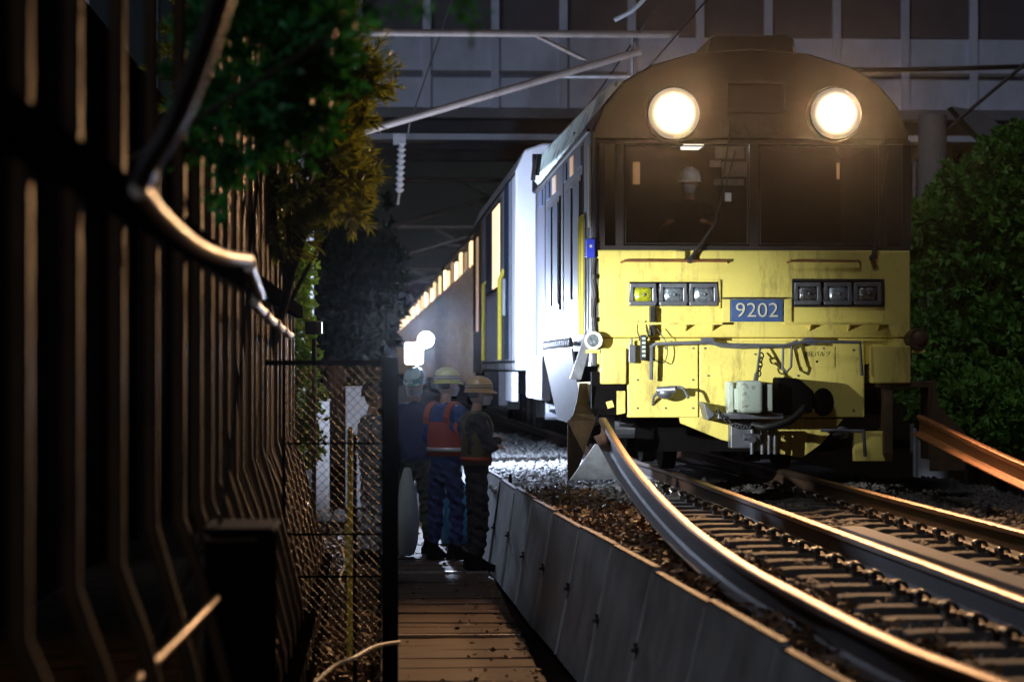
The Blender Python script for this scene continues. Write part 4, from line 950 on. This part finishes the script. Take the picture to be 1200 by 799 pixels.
# equipment cabinet low at the fence
v0, v1 = at(240, 660, 9), at(318, 625, 9)
cb_ = thing('ground_cabinet', 'dark low cabinet at the foot of the fence with a bent pipe on top', 'cabinet', (v0.x, 9, -1))
MB().box(v0.x, v1.x, 9, 9.5, -1, v1.z).build('cabinet_body', 'fence_dark', cb_, bevel=.01); MB().box(v0.x - .01, v1.x + .01, 8.99, 9.52, v1.z + .001, v1.z + .02).build('cabinet_lid', 'black', cb_, bevel=.005)
MB().tube(spline([at(236, 615, 8.9), at(240, 628, 8.9), at(252, 634, 8.9), at(300, 633, 9.0)], 5), .01, 8).build('bent_pipe', 'fence', cb_, True)
# pipes and cables at lower left
tag(MB().tube(spline([at(360, 588, 19), at(345, 625, 16.5), at(330, 680, 14), at(322, 740, 12.3), at(316, 810, 10.8)], 6), [.022] * 25, 10).build('ground_hose', 'pipe', None, True), 'copper brown hose running down along the foot of the fence beside the gate', 'hose')
tag(MB().tube(spline([at(255, 700, 8.6), at(215, 742, 7.6), at(150, 806, 6.6)], 6), .012, 10).build('ground_hose', 'pipe', None, True), 'blurred copper hose crossing the lower left corner', 'hose')
tag(MB().tube(spline([at(468, 752, 14.2), at(440, 757, 13.9), at(415, 770, 13.4), at(392, 780, 13.2), at(368, 800, 12.8)], 5), .010, 8).build('ground_cable', 'cream', None, True), 'pale wavy cable lying on the leaves in front of the gate post', 'cable')
tag(MB().tube(spline([at(400, 640, 17), at(404, 660, 16.8), at(398, 678, 16.6), at(405, 692, 16.4)], 5), .006, 8).build('ground_cable', 'cream', None, True), 'thin pale cable end hanging behind the lower gate mesh', 'cable')
# ================================================================== GATE
Yg = 15.0
(xa, zb) = at(290, 422, Yg).x, at(290, 422, Yg).z
xp0, xp1 = at(448, 0, Yg).x, at(467, 0, Yg).x
ga = thing('mesh_gate', 'dark framed chain link gate standing open beside the walkway', 'gate', (xp1, Yg, -1))
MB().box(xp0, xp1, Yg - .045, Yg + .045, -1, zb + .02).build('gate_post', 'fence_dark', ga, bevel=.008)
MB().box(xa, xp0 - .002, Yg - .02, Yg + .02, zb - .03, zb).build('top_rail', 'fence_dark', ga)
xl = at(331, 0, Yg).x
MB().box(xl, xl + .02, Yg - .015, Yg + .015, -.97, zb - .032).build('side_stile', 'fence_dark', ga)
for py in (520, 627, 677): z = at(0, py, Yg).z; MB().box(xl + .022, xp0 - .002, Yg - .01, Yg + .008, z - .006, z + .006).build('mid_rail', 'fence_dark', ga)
z0g, z1g = -.75, zb - .035; W_ = xp0 - xl; H_ = z1g - z0g
m_ = MB(); st = .052
n_ = int((W_ + H_) / st)
for sgn in (1, -1):
    for k in range(-int(H_ / st) - 1, n_ + 1):
        # line x = k*st + sgn*(z)
        if sgn == 1: c0 = k * st; za_, zb_ = max(0, -c0), min(H_, W_ - c0); f_ = lambda z: c0 + z
        else: c0 = k * st; za_, zb_ = max(0, c0 - W_), min(H_, c0); f_ = lambda z: c0 - z
        if zb_ - za_ < .02: continue
        yy = Yg + .012 + .002 * sgn
        m_.tube([(xl + f_(za_), yy, z0g + za_), (xl + f_(zb_), yy, z0g + zb_)], .0022, 4)
m_.build('chain_link_mesh', 'dark_metal', ga)
# yellow stake and dark stake
v = at(410, 500, 16.5); t = thing('marker_stake', 'yellow painted stake standing just behind the gate mesh', 'stake', (v.x, 16.5, -1))
MB().tube([(v.x, 16.5, -1), (v.x, 16.5, v.z)], .018, 8).build('stake_pole', 'yellow_bright', t, True); MB().tube([(v.x, 16.5, -.28), (v.x, 16.5, -.02)], .034, 8).build('stake_sleeve', 'yellow', t, True)
v = at(416, 508, 15.6); t = tag(MB().tube([(v.x, 15.6, -1), (v.x, 15.6, v.z)], .013, 8).build('iron_stake', 'fence_dark', None, True), 'thin dark iron stake right beside the yellow one', 'stake')
# concrete posts and stones behind the gate
for px0, px1, py0, Y, lab in ((361, 386, 470, 34, 'pale square concrete post seen through the left of the gate mesh'), (405, 432, 455, 36.5, 'taller pale concrete post behind the gate mesh, right of the first one')):
    a, b = at(px0, py0, Y), at(px1, py0, Y); tt = thing('concrete_post', lab, 'post', (a.x, Y, -1), 0, 'concrete posts behind the gate')
    MB().box(a.x, b.x, Y, Y + .18, -1, a.z).build('post_shaft', 'concrete_pale', tt, bevel=.015); MB().box(a.x - .01, b.x + .01, Y - .01, Y + .19, a.z + .001, a.z + .03).build('post_cap', 'concrete_pale', tt, bevel=.01)
for k, (px, py, w_, lab) in enumerate(((378, 612, .14, 'flat rubble stone at the foot of the left concrete post'), (398, 622, .10, 'small rubble stone between the two concrete posts'), (425, 618, .12, 'rubble stone at the foot of the right concrete post'))):
    v = at(px, py, 33.2); tag(MB().ell((v.x, 33.2, -.95), (w_, w_ * .8, .12), 7, 5).build('rubble_stone', 'concrete_pale'), lab, 'stone', 'rubble behind the gate')
# ================================================================== VEGETATION
def B(px, py, Y, rx, ry, rz, w_=1): v = at(px, py, Y); return ((v.x, v.y, v.z), (rx, ry, rz), w_)
make_tree('needle leaved tree overhanging the fence, its warm lit twigs reaching toward the overpass', 'tree', (-1.5, 15.5, -1),
    [B(300, 70, 15.5, .55, .6, .55, 2), B(385, 120, 16, .22, .45, .35, 1.6), B(420, 95, 16, .13, .3, .17, .6), B(395, 205, 16.2, .17, .4, .22, 1.1), B(350, 190, 15.6, .33, .5, .36, 1.7), B(330, 262, 15.8, .20, .4, .16, .7), B(385, 30, 15.8, .15, .4, .25, .8), B(438, 110, 16, .05, .12, .05, .12), B(410, 240, 16.2, .10, .2, .08, .25)],
    1050, 30, .10, .012, 'leaf_needle', .035, 'needle_tree', spread=.62)
make_tree('dark green broad leaved shrub blurred close above the fence', 'shrub', (-.80, 9.2, -1),
    [B(300, 70, 9.2, .24, .3, .22, 2), B(340, 40, 9.4, .2, .3, .2, 1.6), B(275, 150, 9.0, .10, .3, .12, .8), B(360, 110, 9.3, .11, .25, .12, .8), B(268, 225, 9, .025, .08, .035, .04)], 420, 14, .075, .028, 'leaf_dark', .010, 'broadleaf_shrub')
make_tree('green leafy sprig hanging into the top edge left of the overpass', 'branch', (-.75, 7.6, 1.6),
    [B(440, -18, 7.5, .09, .1, .035, 1), B(520, -6, 7.5, .07, .1, .03, .8), B(420, -30, 7.5, .06, .1, .04, .8)], 26, 9, .06, .02, 'leaf_dark', .008, 'hanging_branch', up=-.7)
make_tree('bright green ivy climbing at the far end of the fence, above the gate', 'ivy', (-.74, 20.0, -1),
    [B(341, 330, 20.3, .12, .35, .3, 1), B(344, 400, 20.6, .11, .35, .3, 1), B(350, 470, 21, .11, .35, .3, .9), B(338, 298, 20.2, .11, .3, .12, .5), B(352, 520, 21, .09, .3, .2, .4)], 900, 12, .055, .038, 'leaf_ivy', .02, 'ivy', up=-.2)
bl = [B(1085, 300, 34, .3, .5, .45, .3), B(1150, 215, 33, .35, .5, .35, .3), B(1205, 175, 32, .5, .6, .3, .4), B(1120, 330, 31, 1.0, .9, 1.1, 2), B(1190, 300, 30, 1.1, 1, 1.3, 2), B(1130, 430, 30, .9, .9, .7, 1.4), B(1210, 430, 29, 1, 1, .8, 1.5), B(1170, 230, 33, .8, .9, .7, 1), B(1110, 260, 33, .5, .8, .4, .5)]
make_tree('large green bush filling the right side beside the cab car', 'bush', (7.2, 31, -1), bl, 2300, 16, .14, .07, 'leaf_bush', .1, 'bush', up=.1, spread=1.2)
make_tree('low green shrub under the large bush at the right edge', 'bush', (6.9, 27, -1), [B(1180, 485, 26.5, .8, .7, .4, 1), B(1110, 470, 27.5, .4, .5, .4, .6)], 500, 14, .12, .06, 'leaf_bush', .05, 'bush', up=.1, spread=1.2)
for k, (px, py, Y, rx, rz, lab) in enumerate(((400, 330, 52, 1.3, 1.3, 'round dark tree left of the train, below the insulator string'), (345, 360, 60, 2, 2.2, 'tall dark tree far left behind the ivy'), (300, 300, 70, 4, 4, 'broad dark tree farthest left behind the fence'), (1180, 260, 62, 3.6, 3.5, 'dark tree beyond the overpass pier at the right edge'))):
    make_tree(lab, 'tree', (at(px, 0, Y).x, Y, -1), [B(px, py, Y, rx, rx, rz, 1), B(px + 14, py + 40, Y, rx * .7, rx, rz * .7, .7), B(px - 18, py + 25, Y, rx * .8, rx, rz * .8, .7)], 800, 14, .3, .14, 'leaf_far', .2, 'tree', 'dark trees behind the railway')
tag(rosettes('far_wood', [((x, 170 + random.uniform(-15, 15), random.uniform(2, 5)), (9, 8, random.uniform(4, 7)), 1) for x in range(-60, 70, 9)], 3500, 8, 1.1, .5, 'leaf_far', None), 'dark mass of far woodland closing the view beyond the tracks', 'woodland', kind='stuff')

# ================================================================== PEOPLE
def skinned(verts, edges, radii, root=0, sub=2):
    me = bpy.data.meshes.new('tmp'); me.from_pydata(verts, edges, []); o = bpy.data.objects.new('tmp', me); COL.objects.link(o)
    o.modifiers.new('s', 'SKIN'); 
    sv_ = me.skin_vertices
    if not sv_:
        bm = bmesh.new(); bm.from_mesh(me); bm.verts.layers.skin.verify(); bm.to_mesh(me); bm.free(); sv_ = me.skin_vertices
    for i, r_ in enumerate(radii):
        r_ = r_ if isinstance(r_, tuple) else (r_, r_); sv_[0].data[i].radius = r_; sv_[0].data[i].use_root = (i == root)
    m2 = o.modifiers.new('d', 'SUBSURF'); m2.levels = sub; m2.render_levels = sub
    dg = bpy.context.evaluated_depsgraph_get(); r2 = bpy.data.meshes.new_from_object(o.evaluated_get(dg)); bpy.data.objects.remove(o)
    V = [tuple(v.co) for v in r2.vertices]; F = [tuple(p.vertices) for p in r2.polygons]
    return V, F
def head_mesh(m_, c, rot):
    n, k = 28, 20; vs = []; fs = []
    for i in range(k + 1):
        th = math.pi * i / k
        for j in range(n):
            ph = 2 * math.pi * j / n
            x, y, z = math.sin(th) * math.sin(ph), math.sin(th) * math.cos(ph), math.cos(th)
            sx, sy, sz = .077, .098, .118
            if z < 0: sx *= 1 - .28 * (-z) ** 1.3; sy *= 1 - .12 * (-z)
            p = Vector((x * sx, y * sy, z * sz))
            if y > 0:
                fx_ = abs(p.x)
                p.y += .026 * math.exp(-(p.x / .012) ** 2 - ((p.z + .018) / .02) ** 2)      # nose
                p.y += .012 * math.exp(-(p.x / .009) ** 2 - ((p.z - .008) / .02) ** 2)
                p.y -= .012 * math.exp(-((fx_ - .030) / .014) ** 2 - ((p.z - .012) / .012) ** 2)  # sockets
                p.y += .006 * math.exp(-(p.x / .022) ** 2 - ((p.z + .055) / .008) ** 2)    # lips
                p.y += .007 * math.exp(-(p.x / .02) ** 2 - ((p.z + .090) / .014) ** 2)     # chin
                p.y += .005 * math.exp(-(p.x / .05) ** 2 - ((p.z - .034) / .008) ** 2)     # brow
            vs.append(c + rot @ p)
    for i in range(k):
        for j in range(n): fs.append((i * n + j, (i + 1) * n + j, (i + 1) * n + (j + 1) % n, i * n + (j + 1) % n))
    m_.add(vs, fs)
    for s in (-1, 1): m_.ell(c + rot @ Vector((s * .080, -.005, -.005)), (.008, .018, .030), 10, 8, rot)
def hand(m_, wrist, d, up, s=1.):
    """palm and five bent fingers; d = pointing direction, up = back of the hand"""
    d = Vector(d).normalized(); up = Vector(up); up = (up - d * up.dot(d)).normalized(); sd_ = d.cross(up)
    rot = Matrix((sd_, d, up)).transposed()
    w = Vector(wrist); m_.ell(w + d * .045, (.040, .055, .017), 12, 8, rot)
    for k, (o, l) in enumerate(((-.029, .060), (-.010, .074), (.010, .078), (.029, .068))):
        a = w + d * .085 + sd_ * o; b = a + d * l * .45 - up * l * .12; c = b + d * l * .28 - up * l * .22; e = c + d * l * .1 - up * l * .26
        m_.tube([w + d * .05 + sd_ * o * .8, a, b, c, e], [.009, .0095, .0088, .008, .0055], 8)
    a = w + d * .025 + sd_ * .032 * s; b = a + sd_ * .03 * s + d * .025 - up * .008; c = b + d * .03 + sd_ * .006 * s - up * .008
    m_.tube([w + d * .012 + sd_ * .015 * s, a, b, c], [.012, .0115, .010, .007], 8)
def person(label, loc, rotz, jacket, trousers, helmet, arms, H=1.0, vest=None, mask=True, helm_strip=None, head_turn=0., lean=0., seated=False, band='reflect', head_tilt=0., boots='black'):
    t = thing('person', label, 'person', loc, rotz); t.scale = (H, H, H)
    loc0 = t.location.copy(); t.location = (0, 0, 0)
    hip = .93 if not seated else .93
    J = dict(pel=(0, 0, .93), wst=(0, .0, 1.06), chs=(0, .01 + lean * .6, 1.27), nkb=(0, -.01 + lean, 1.45), nk=(0, .005 + lean, 1.52), hd=(0, .015 + lean, 1.57))
    A = {}
    for s, k in ((-1, 'L'), (1, 'R')):
        A['sh' + k] = (s * .175, -.005 + lean, 1.40)
        if arms == 'crossed':
            A['el' + k] = (s * .25, .10, 1.13); A['wr' + k] = (-s * .05, .175 + (.035 if s > 0 else 0), 1.19 + .03 * s)
        elif arms == 'down':
            A['el' + k] = (s * .24, -.02, 1.12); A['wr' + k] = (s * .25, .07, .88)
        elif arms == 'front':
            A['el' + k] = (s * .24, .02, 1.13); A['wr' + k] = (s * .12, .25, 1.08)
        elif arms == 'wheel':
            A['el' + k] = (s * .25, .14, 1.15); A['wr' + k] = (s * .20, .38, 1.22)
        elif arms == 'one':
            A['el' + k] = (s * .24, -.02, 1.12); A['wr' + k] = (s * .25, .05, .88) if s < 0 else (s * .17, .23, 1.14)
    Lg = {}
    for s, k in ((-1, 'L'), (1, 'R')):
        Lg['hp' + k] = (s * .095, 0, .88)
        if seated: Lg['kn' + k] = (s * .13, .42, .90); Lg['an' + k] = (s * .13, .40, .50); Lg['to' + k] = (s * .14, .52, .46)
        else:
            Lg['kn' + k] = (s * .115, .02 + .015 * s, .49); Lg['an' + k] = (s * .13, -.01, .09); Lg['to' + k] = (s * .155, .13, .04)
    # body (continuous skin)
    names = ['pel', 'wst', 'chs', 'nkb', 'nk', 'hd']; V = [J[n] for n in names]; E = [(i, i + 1) for i in range(5)]; Rr = [(.09, .065), (.09, .065), (.12, .08), (.06, .055), .052, .05]
    for k in 'LR':
        b = len(V); V += [A['sh' + k], A['el' + k], A['wr' + k]]; Rr += [.048, .036, .025]; E += [(2, b), (b, b + 1), (b + 1, b + 2)]
        b = len(V); V += [Lg['hp' + k], Lg['kn' + k], Lg['an' + k], Lg['to' + k]]; Rr += [.05, .036, .03, .028]; E += [(0, b), (b, b + 1), (b + 1, b + 2), (b + 2, b + 3)]
    sv_, sf = skinned(V, E, Rr)
    m_ = MB(); m_.add(sv_, sf)
    hc = Vector((0, .03 + lean, 1.645)); hr_ = Matrix.Rotation(head_turn, 3, 'Z') @ Matrix.Rotation(head_tilt, 3, 'X')
    head_mesh(m_, hc, hr_)
    for s, k in ((-1, 'L'), (1, 'R')):
        w_ = Vector(A['wr' + k]); e_ = Vector(A['el' + k]); hand(m_, w_, (w_ - e_), (s * .3, .3, 1) if arms != 'down' else (s, 0, 0), s)
    m_.build('body', 'skin', t, True)
    # jacket
    V = [(0, 0, .82), J['wst'], J['chs'], (0, -.005 + lean, 1.44), (0, lean, 1.49)]; E = [(0, 1), (1, 2), (2, 3), (3, 4)]; Rr = [(.185, .135), (.17, .125), (.19, .128), (.085, .075), (.065, .062)]
    for k in 'LR':
        b = len(V); sh_ = Vector(A['sh' + k]); el = Vector(A['el' + k]); wr = Vector(A['wr' + k])
        V += [tuple(sh_), tuple(sh_.lerp(el, .5) + Vector((0, 0, 0))), tuple(el), tuple(el.lerp(wr, .6)), tuple(wr)]; Rr += [.078, .066, .058, .05, .042]
        E += [(2, b), (b, b + 1), (b + 1, b + 2), (b + 2, b + 3), (b + 3, b + 4)]
    sv_, sf = skinned(V, E, Rr, 0, 3)
    def crumple(vs, a=.007):
        return [(x + a * math.sin(z * 61 + y * 37) + a * .9 * math.sin(z * 27 - x * 40 + 2), y + a * math.sin(z * 47 + x * 53 + 1) + a * .8 * math.sin(z * 90 + x * 31), z + a * .6 * math.sin(x * 70 + y * 31)) for x, y, z in vs]
    MB().add(crumple(sv_), sf).build('jacket', jacket, t, True)
    # trousers
    V = [(0, 0, 1.05), (0, 0, .86)]; E = [(0, 1)]; Rr = [(.13, .09), (.155, .115)]
    for k in 'LR':
        b = len(V); h_, kn, an = Vector(Lg['hp' + k]), Vector(Lg['kn' + k]), Vector(Lg['an' + k])
        V += [tuple(h_ - Vector((0, 0, .08)) if not seated else h_ + Vector((0, .1, 0))), tuple(kn), tuple(kn.lerp(an, .5)), tuple(an + Vector((0, 0, .03)))]; Rr += [.095, .075, .07, .062]; E += [(1, b), (b, b + 1), (b + 1, b + 2), (b + 2, b + 3)]
    sv_, sf = skinned(V, E, Rr, 0, 3); MB().add(crumple(sv_, .009), sf).build('trousers', trousers, t, True)
    for k in 'LR':
        an, to = Vector(Lg['an' + k]), Vector(Lg['to' + k]); d = (to - an); d.z = 0; d.normalize(); sx = Vector((d.y, -d.x, 0))
        secs = []
        zb = an.z - .09
        for q, w2, h_ in ((-.09, .035, .09), (-.06, .045, .16), (.0, .048, .17), (.05, .048, .12), (.12, .052, .08), (.17, .045, .06), (.20, .025, .035)):
            p = Vector((an.x, an.y, 0)) + d * q; secs.append([p - sx * w2 + Vector((0, 0, zb)), p + sx * w2 + Vector((0, 0, zb)), p + sx * w2 + Vector((0, 0, zb + h_ * .6)), p + sx * w2 * .5 + Vector((0, 0, zb + h_)), p - sx * w2 * .5 + Vector((0, 0, zb + h_)), p - sx * w2 + Vector((0, 0, zb + h_ * .6))])
        MB().loft(secs).build('boot', boots, t, True, bevel=.006)
    # helmet
    hm = MB(); n = 28
    prof = [(.118, .0), (.120, .02), (.118, .05), (.108, .085), (.085, .112), (.05, .128), (.0, .133)]
    vs = []; fs = []
    for i, (r_, z_) in enumerate(prof):
        for j in range(n):
            a = 2 * math.pi * j / n
            rr = r_ * (1.0 if math.cos(a) < 0 else 1.0); vs.append(hc + hr_ @ Vector((rr * .9 * math.sin(a), rr * 1.12 * math.cos(a) - .005, z_ + .03)))
    for i in range(len(prof) - 1):
        for j in range(n): fs.append((i * n + j, i * n + (j + 1) % n, (i + 1) * n + (j + 1) % n, (i + 1) * n + j))
    hm.add(vs, fs)
    br = []; bo = []
    for j in range(n):
        a = 2 * math.pi * j / n; f_ = max(0, math.cos(a)) ** 2; rr = .122
        br.append(hc + hr_ @ Vector((rr * .9 * math.sin(a), rr * 1.12 * math.cos(a) - .005, .032))); bo.append(hc + hr_ @ Vector(((rr + .003) * .9 * math.sin(a), (rr + .003) * 1.12 * math.cos(a) - .005 + f_ * .042, .020 - f_ * .012)))
    hm.loft([br, bo, [p + Vector((0, 0, -.005)) for p in bo], [p + Vector((0, 0, -.006)) for p in br]], False)
    for x_ in (-.02, .02): hm.tube([hc + hr_ @ Vector((x_, 1.15 * .118 * math.cos(a) - .005, .03 + .137 * math.sin(a) * 1.0)) for a in np.linspace(.45, 2.69, 12)], .006, 6)
    ho = hm.build('helmet', helmet, t, True)
    if helm_strip:
        for z_, rr in ((.062, .1185), (.082, .114)):
            MB().tube([hc + hr_ @ Vector((rr * .905 * math.sin(a), rr * 1.125 * math.cos(a) - .005, z_ + .0)) for a in np.linspace(0, 6.283, 25)[:-1]], .006, 5, closed=True).build('helmet_stripe', helm_strip, ho, True)
    # hair behind under the helmet
    MB().ell(hc + hr_ @ Vector((0, -.022, .018)), (.083, .085, .088), 16, 10, hr_).build('hair', 'hair', t, True)
    if mask:
        mv = []; mf = []
        for i in range(7):
            for j in range(9):
                a = (j - 4) / 4 * 1.25; z_ = -.018 - i * .0145; r0 = .104 - .02 * (i / 6) ** 2 + .012 * math.exp(-(a / .35) ** 2 - ((i - 1) / 1.6) ** 2)
                mv.append(hc + hr_ @ Vector((r0 * .80 * math.sin(a), r0 * 1.1 * math.cos(a) + .002, z_)))
        for i in range(6):
            for j in range(8): mf.append((i * 9 + j, i * 9 + j + 1, (i + 1) * 9 + j + 1, (i + 1) * 9 + j))
        mo = MB().add(mv, mf).build('face_mask', 'mask', t, True); sm = mo.modifiers.new('s', 'SOLIDIFY'); sm.thickness = .004
        st_ = MB()
        for s in (-1, 1): st_.tube([hc + hr_ @ Vector((s * .075, .035, -.03)), hc + hr_ @ Vector((s * .085, -.02, -.005))], .002, 5)
        st_.build('mask_strap', 'mask', mo)
    for s in (-1, 1):
        MB().ell(hc + hr_ @ Vector((s * .030, .083, .010)), (.010, .008, .006), 8, 6).build('eye', 'hair', t, True)
    if vest:
        def ring(z, rx, ry, yo=0., n=24): return [Vector((rx * math.sin(a), ry * math.cos(a) + yo, z)) for a in np.linspace(0, 6.283, n + 1)[:-1]]
        v_ = MB(); v_.loft([ring(.98, .196, .146), ring(1.08, .188, .142, .002), ring(1.2, .197, .147, .006 + lean * .4), ring(1.30, .190, .146, .008 + lean * .7)], False)
        vo = v_.build('vest', vest, t, True); sm = vo.modifiers.new('s', 'SOLIDIFY'); sm.thickness = .006
        st_ = MB()
        for s in (-1, 1): 
            st_.loft([[(s * .13 - .032, .145, 1.28), (s * .13 + .032, .14, 1.28), (s * .13 + .032, .135, 1.28), (s * .13 - .032, .14, 1.28)]] + [[(s * .12 - .03, .145 * math.cos(a) * 1.05 + lean, 1.33 + .165 * math.sin(a)), (s * .12 + .03, .14 * math.cos(a) * 1.05 + lean, 1.325 + .155 * math.sin(a)), (s * .12 + .03, .13 * math.cos(a) + lean, 1.325 + .148 * math.sin(a)), (s * .12 - .03, .135 * math.cos(a) + lean, 1.33 + .158 * math.sin(a))] for a in np.linspace(.1, 3.04, 9)] + [[(s * .13 - .032, -.135, 1.28), (s * .13 + .032, -.13, 1.28), (s * .13 + .032, -.125, 1.28), (s * .13 - .032, -.13, 1.28)]])
        st_.build('vest_strap', vest, t)
        b_ = MB(); b_.loft([ring(1.02, .2005, .1505), ring(1.06, .1975, .1495)], False); bo_ = b_.build('reflective_band', band, t, True); sm = bo_.modifiers.new('s', 'SOLIDIFY'); sm.thickness = .004
    t.location = loc0
    return t
M['reflect'] = mat('reflective_tape', (.62, .62, .60), .35, .3, scale=10, var=.1)
M['j_blue'] = mat('blue_work_jacket', (.02, .07, .32), .85, scale=15, var=.3, bump=.4, bscale=25)
M['j_navy'] = mat('navy_work_jacket', (.025, .035, .12), .85, scale=15, var=.3, bump=.4, bscale=25)
M['j_dark'] = mat('dark_work_jacket', (.022, .018, .018), .85, scale=15, var=.3, bump=.4, bscale=25)
M['j_grey'] = mat('mottled_grey_jacket', (.22, .26, .28), .9, scale=16, col2=(.05, .06, .06), thr=(.42, .55), bump=.4, bscale=25)
M['t_blue'] = mat('blue_trousers', (.018, .03, .12), .9, scale=15, var=.3, bump=.4, bscale=25)
M['t_green'] = mat('grey_green_trousers', (.035, .04, .036), .9, scale=15, var=.3, bump=.4, bscale=25)
M['t_black'] = mat('black_trousers', (.015, .014, .016), .9, scale=15, var=.3, bump=.4, bscale=25)
M['v_orange'] = mat('orange_vest_mesh', (.40, .05, .02), .75, scale=15, var=.2, bump=.3)
M['v_olive'] = mat('dark_olive_vest_mesh', (.10, .075, .02), .75, scale=15, var=.2, bump=.3)
M['h_yellow'] = mat('yellow_helmet_shell', (.75, .70, .10), .3, scale=4, var=.05, coat=.5)
M['h_amber'] = mat('amber_helmet_shell', (.66, .40, .08), .3, scale=4, var=.05, coat=.5)
M['h_teal'] = mat('white_teal_helmet_shell', (.42, .66, .58), .3, scale=9, var=.05, coat=.5, col2=(.04, .22, .19), thr=(.47, .5))
M['h_white'] = mat('white_helmet_shell', (.75, .76, .78), .3, scale=4, var=.05, coat=.5)
M['bag'] = mat('white_sack_cloth', (.40, .44, .43), .8, scale=6, var=.15, bump=.4, bscale=10)
M['tarp'] = mat('blue_tarp', (.04, .22, .38), .5, scale=5, var=.3, bump=.5, bscale=8)
def feet(px, Y): v = at(px, 500, Y); return (v.x, Y, -.875)
person('worker nearest the train in dark clothes and amber helmet, arms folded, orange straps', feet(558, 23.6), R(-84), 'j_dark', 't_black', 'h_amber', 'crossed', .985, 'v_olive', True, 'hair', R(-5), band='v_orange')
person('worker in blue with striped yellow helmet and orange vest, back to the camera', feet(522, 24.9), R(-40), 'j_blue', 't_blue', 'h_yellow', 'front', 1.03, 'v_orange', True, 'j_navy', R(-20))
person('worker facing the camera in navy jacket, white mask and teal patterned helmet', feet(487, 26.0), R(160), 'j_navy', 't_green', 'h_teal', 'one', 1.03, None, True, None, R(12), head_tilt=R(-8))
person('worker in mottled grey clothes half hidden behind the gate post', feet(436, 24.3), R(-70), 'j_grey', 'j_grey', 'black', 'down', .96, None, False)
# the driver in the cab
dl = at(812, 215, 24.3)
person('driver in the cab behind the left windscreen, white helmet and face mask', (dl.x, 24.55, dl.z - 1.55), R(170), 'j_dark', 't_black', 'h_white', 'wheel', .95, None, True, None, R(-20), seated=True)
# seat for the driver
st = thing('driver_seat', 'dark padded seat under the driver inside the cab', 'seat', (dl.x, 24.8, 1.16))
MB().box(dl.x - .25, dl.x + .25, 24.45, 24.85, dl.z - .88, dl.z - .78).build('seat_cushion', 'black', st, bevel=.03); MB().box(dl.x - .25, dl.x + .25, 24.87, 24.95, dl.z - .85, dl.z - .3).build('seat_back', 'black', st, bevel=.03)
MB().tube([(dl.x, 24.7, 1.16), (dl.x, 24.7, dl.z - .88)], .04, 10).build('seat_pedestal', 'dark_metal', st)
# white sack by the workers, blue tarp bundle behind
c = at(477, 580, 25.6)
sk_ = MB(); secs = []
for z_, r_ in ((-.875, .02), (-.86, .07), (-.75, .105), (-.55, .115), (-.35, .10), (-.15, .07), (-.02, .035), (.0, .02)):
    secs.append([(c.x + (r_ + .006 * math.sin(5 * a + z_ * 9)) * math.cos(a), 25.4 + r_ * .8 * math.sin(a), z_) for a in np.linspace(0, 6.283, 21)[:-1]])
tag(sk_.loft(secs).build('white_sack', 'bag', None, True), 'tall slack white sack beside the worker who faces the camera', 'sack')
secs = []
for z_, r_ in ((-.875, .15), (-.8, .17), (-.6, .16), (-.4, .13), (-.25, .08), (-.18, .02)):
    secs.append([(at(536, 0, 27.2).x + (r_ + .02 * math.sin(4 * a + z_ * 13)) * math.cos(a), 27.2 + (r_ + .015 * math.sin(7 * a)) * math.sin(a), z_) for a in np.linspace(0, 6.283, 25)[:-1]])
tag(MB().loft(secs).build('tarp_bundle', 'tarp', None, True), 'blue tarpaulin bundle on the walkway behind the workers', 'bundle')

# ================================================================== HAZE
hz = MB().box(-34, 60, -3, 215, -2.2, 24).build('haze', M['black']); hz['kind'] = 'stuff'
hm_ = bpy.data.materials.new('thin_night_haze'); hm_.use_nodes = True; n_t = hm_.node_tree; n_t.nodes.remove(n_t.nodes['Principled BSDF'])
pv = n_t.nodes.new('ShaderNodeVolumePrincipled'); pv.inputs['Color'].default_value = (.9, .9, .92, 1); pv.inputs['Density'].default_value = .00013; pv.inputs['Anisotropy'].default_value = .98
n_t.links.new(pv.outputs[0], n_t.nodes['Material Output'].inputs['Volume']); hz.data.materials.clear(); hz.data.materials.append(hm_)
# ================================================================== RENDER SETTINGS
sc.render.engine = 'CYCLES'
sc.view_settings.view_transform = 'Standard'; sc.view_settings.look = 'None'; sc.view_settings.gamma = 1; sc.view_settings.exposure = 0
sc.cycles.max_bounces = 6; sc.cycles.transparent_max_bounces = 8
sc.cycles.sample_clamp_indirect = 3; sc.cycles.volume_bounces = 0
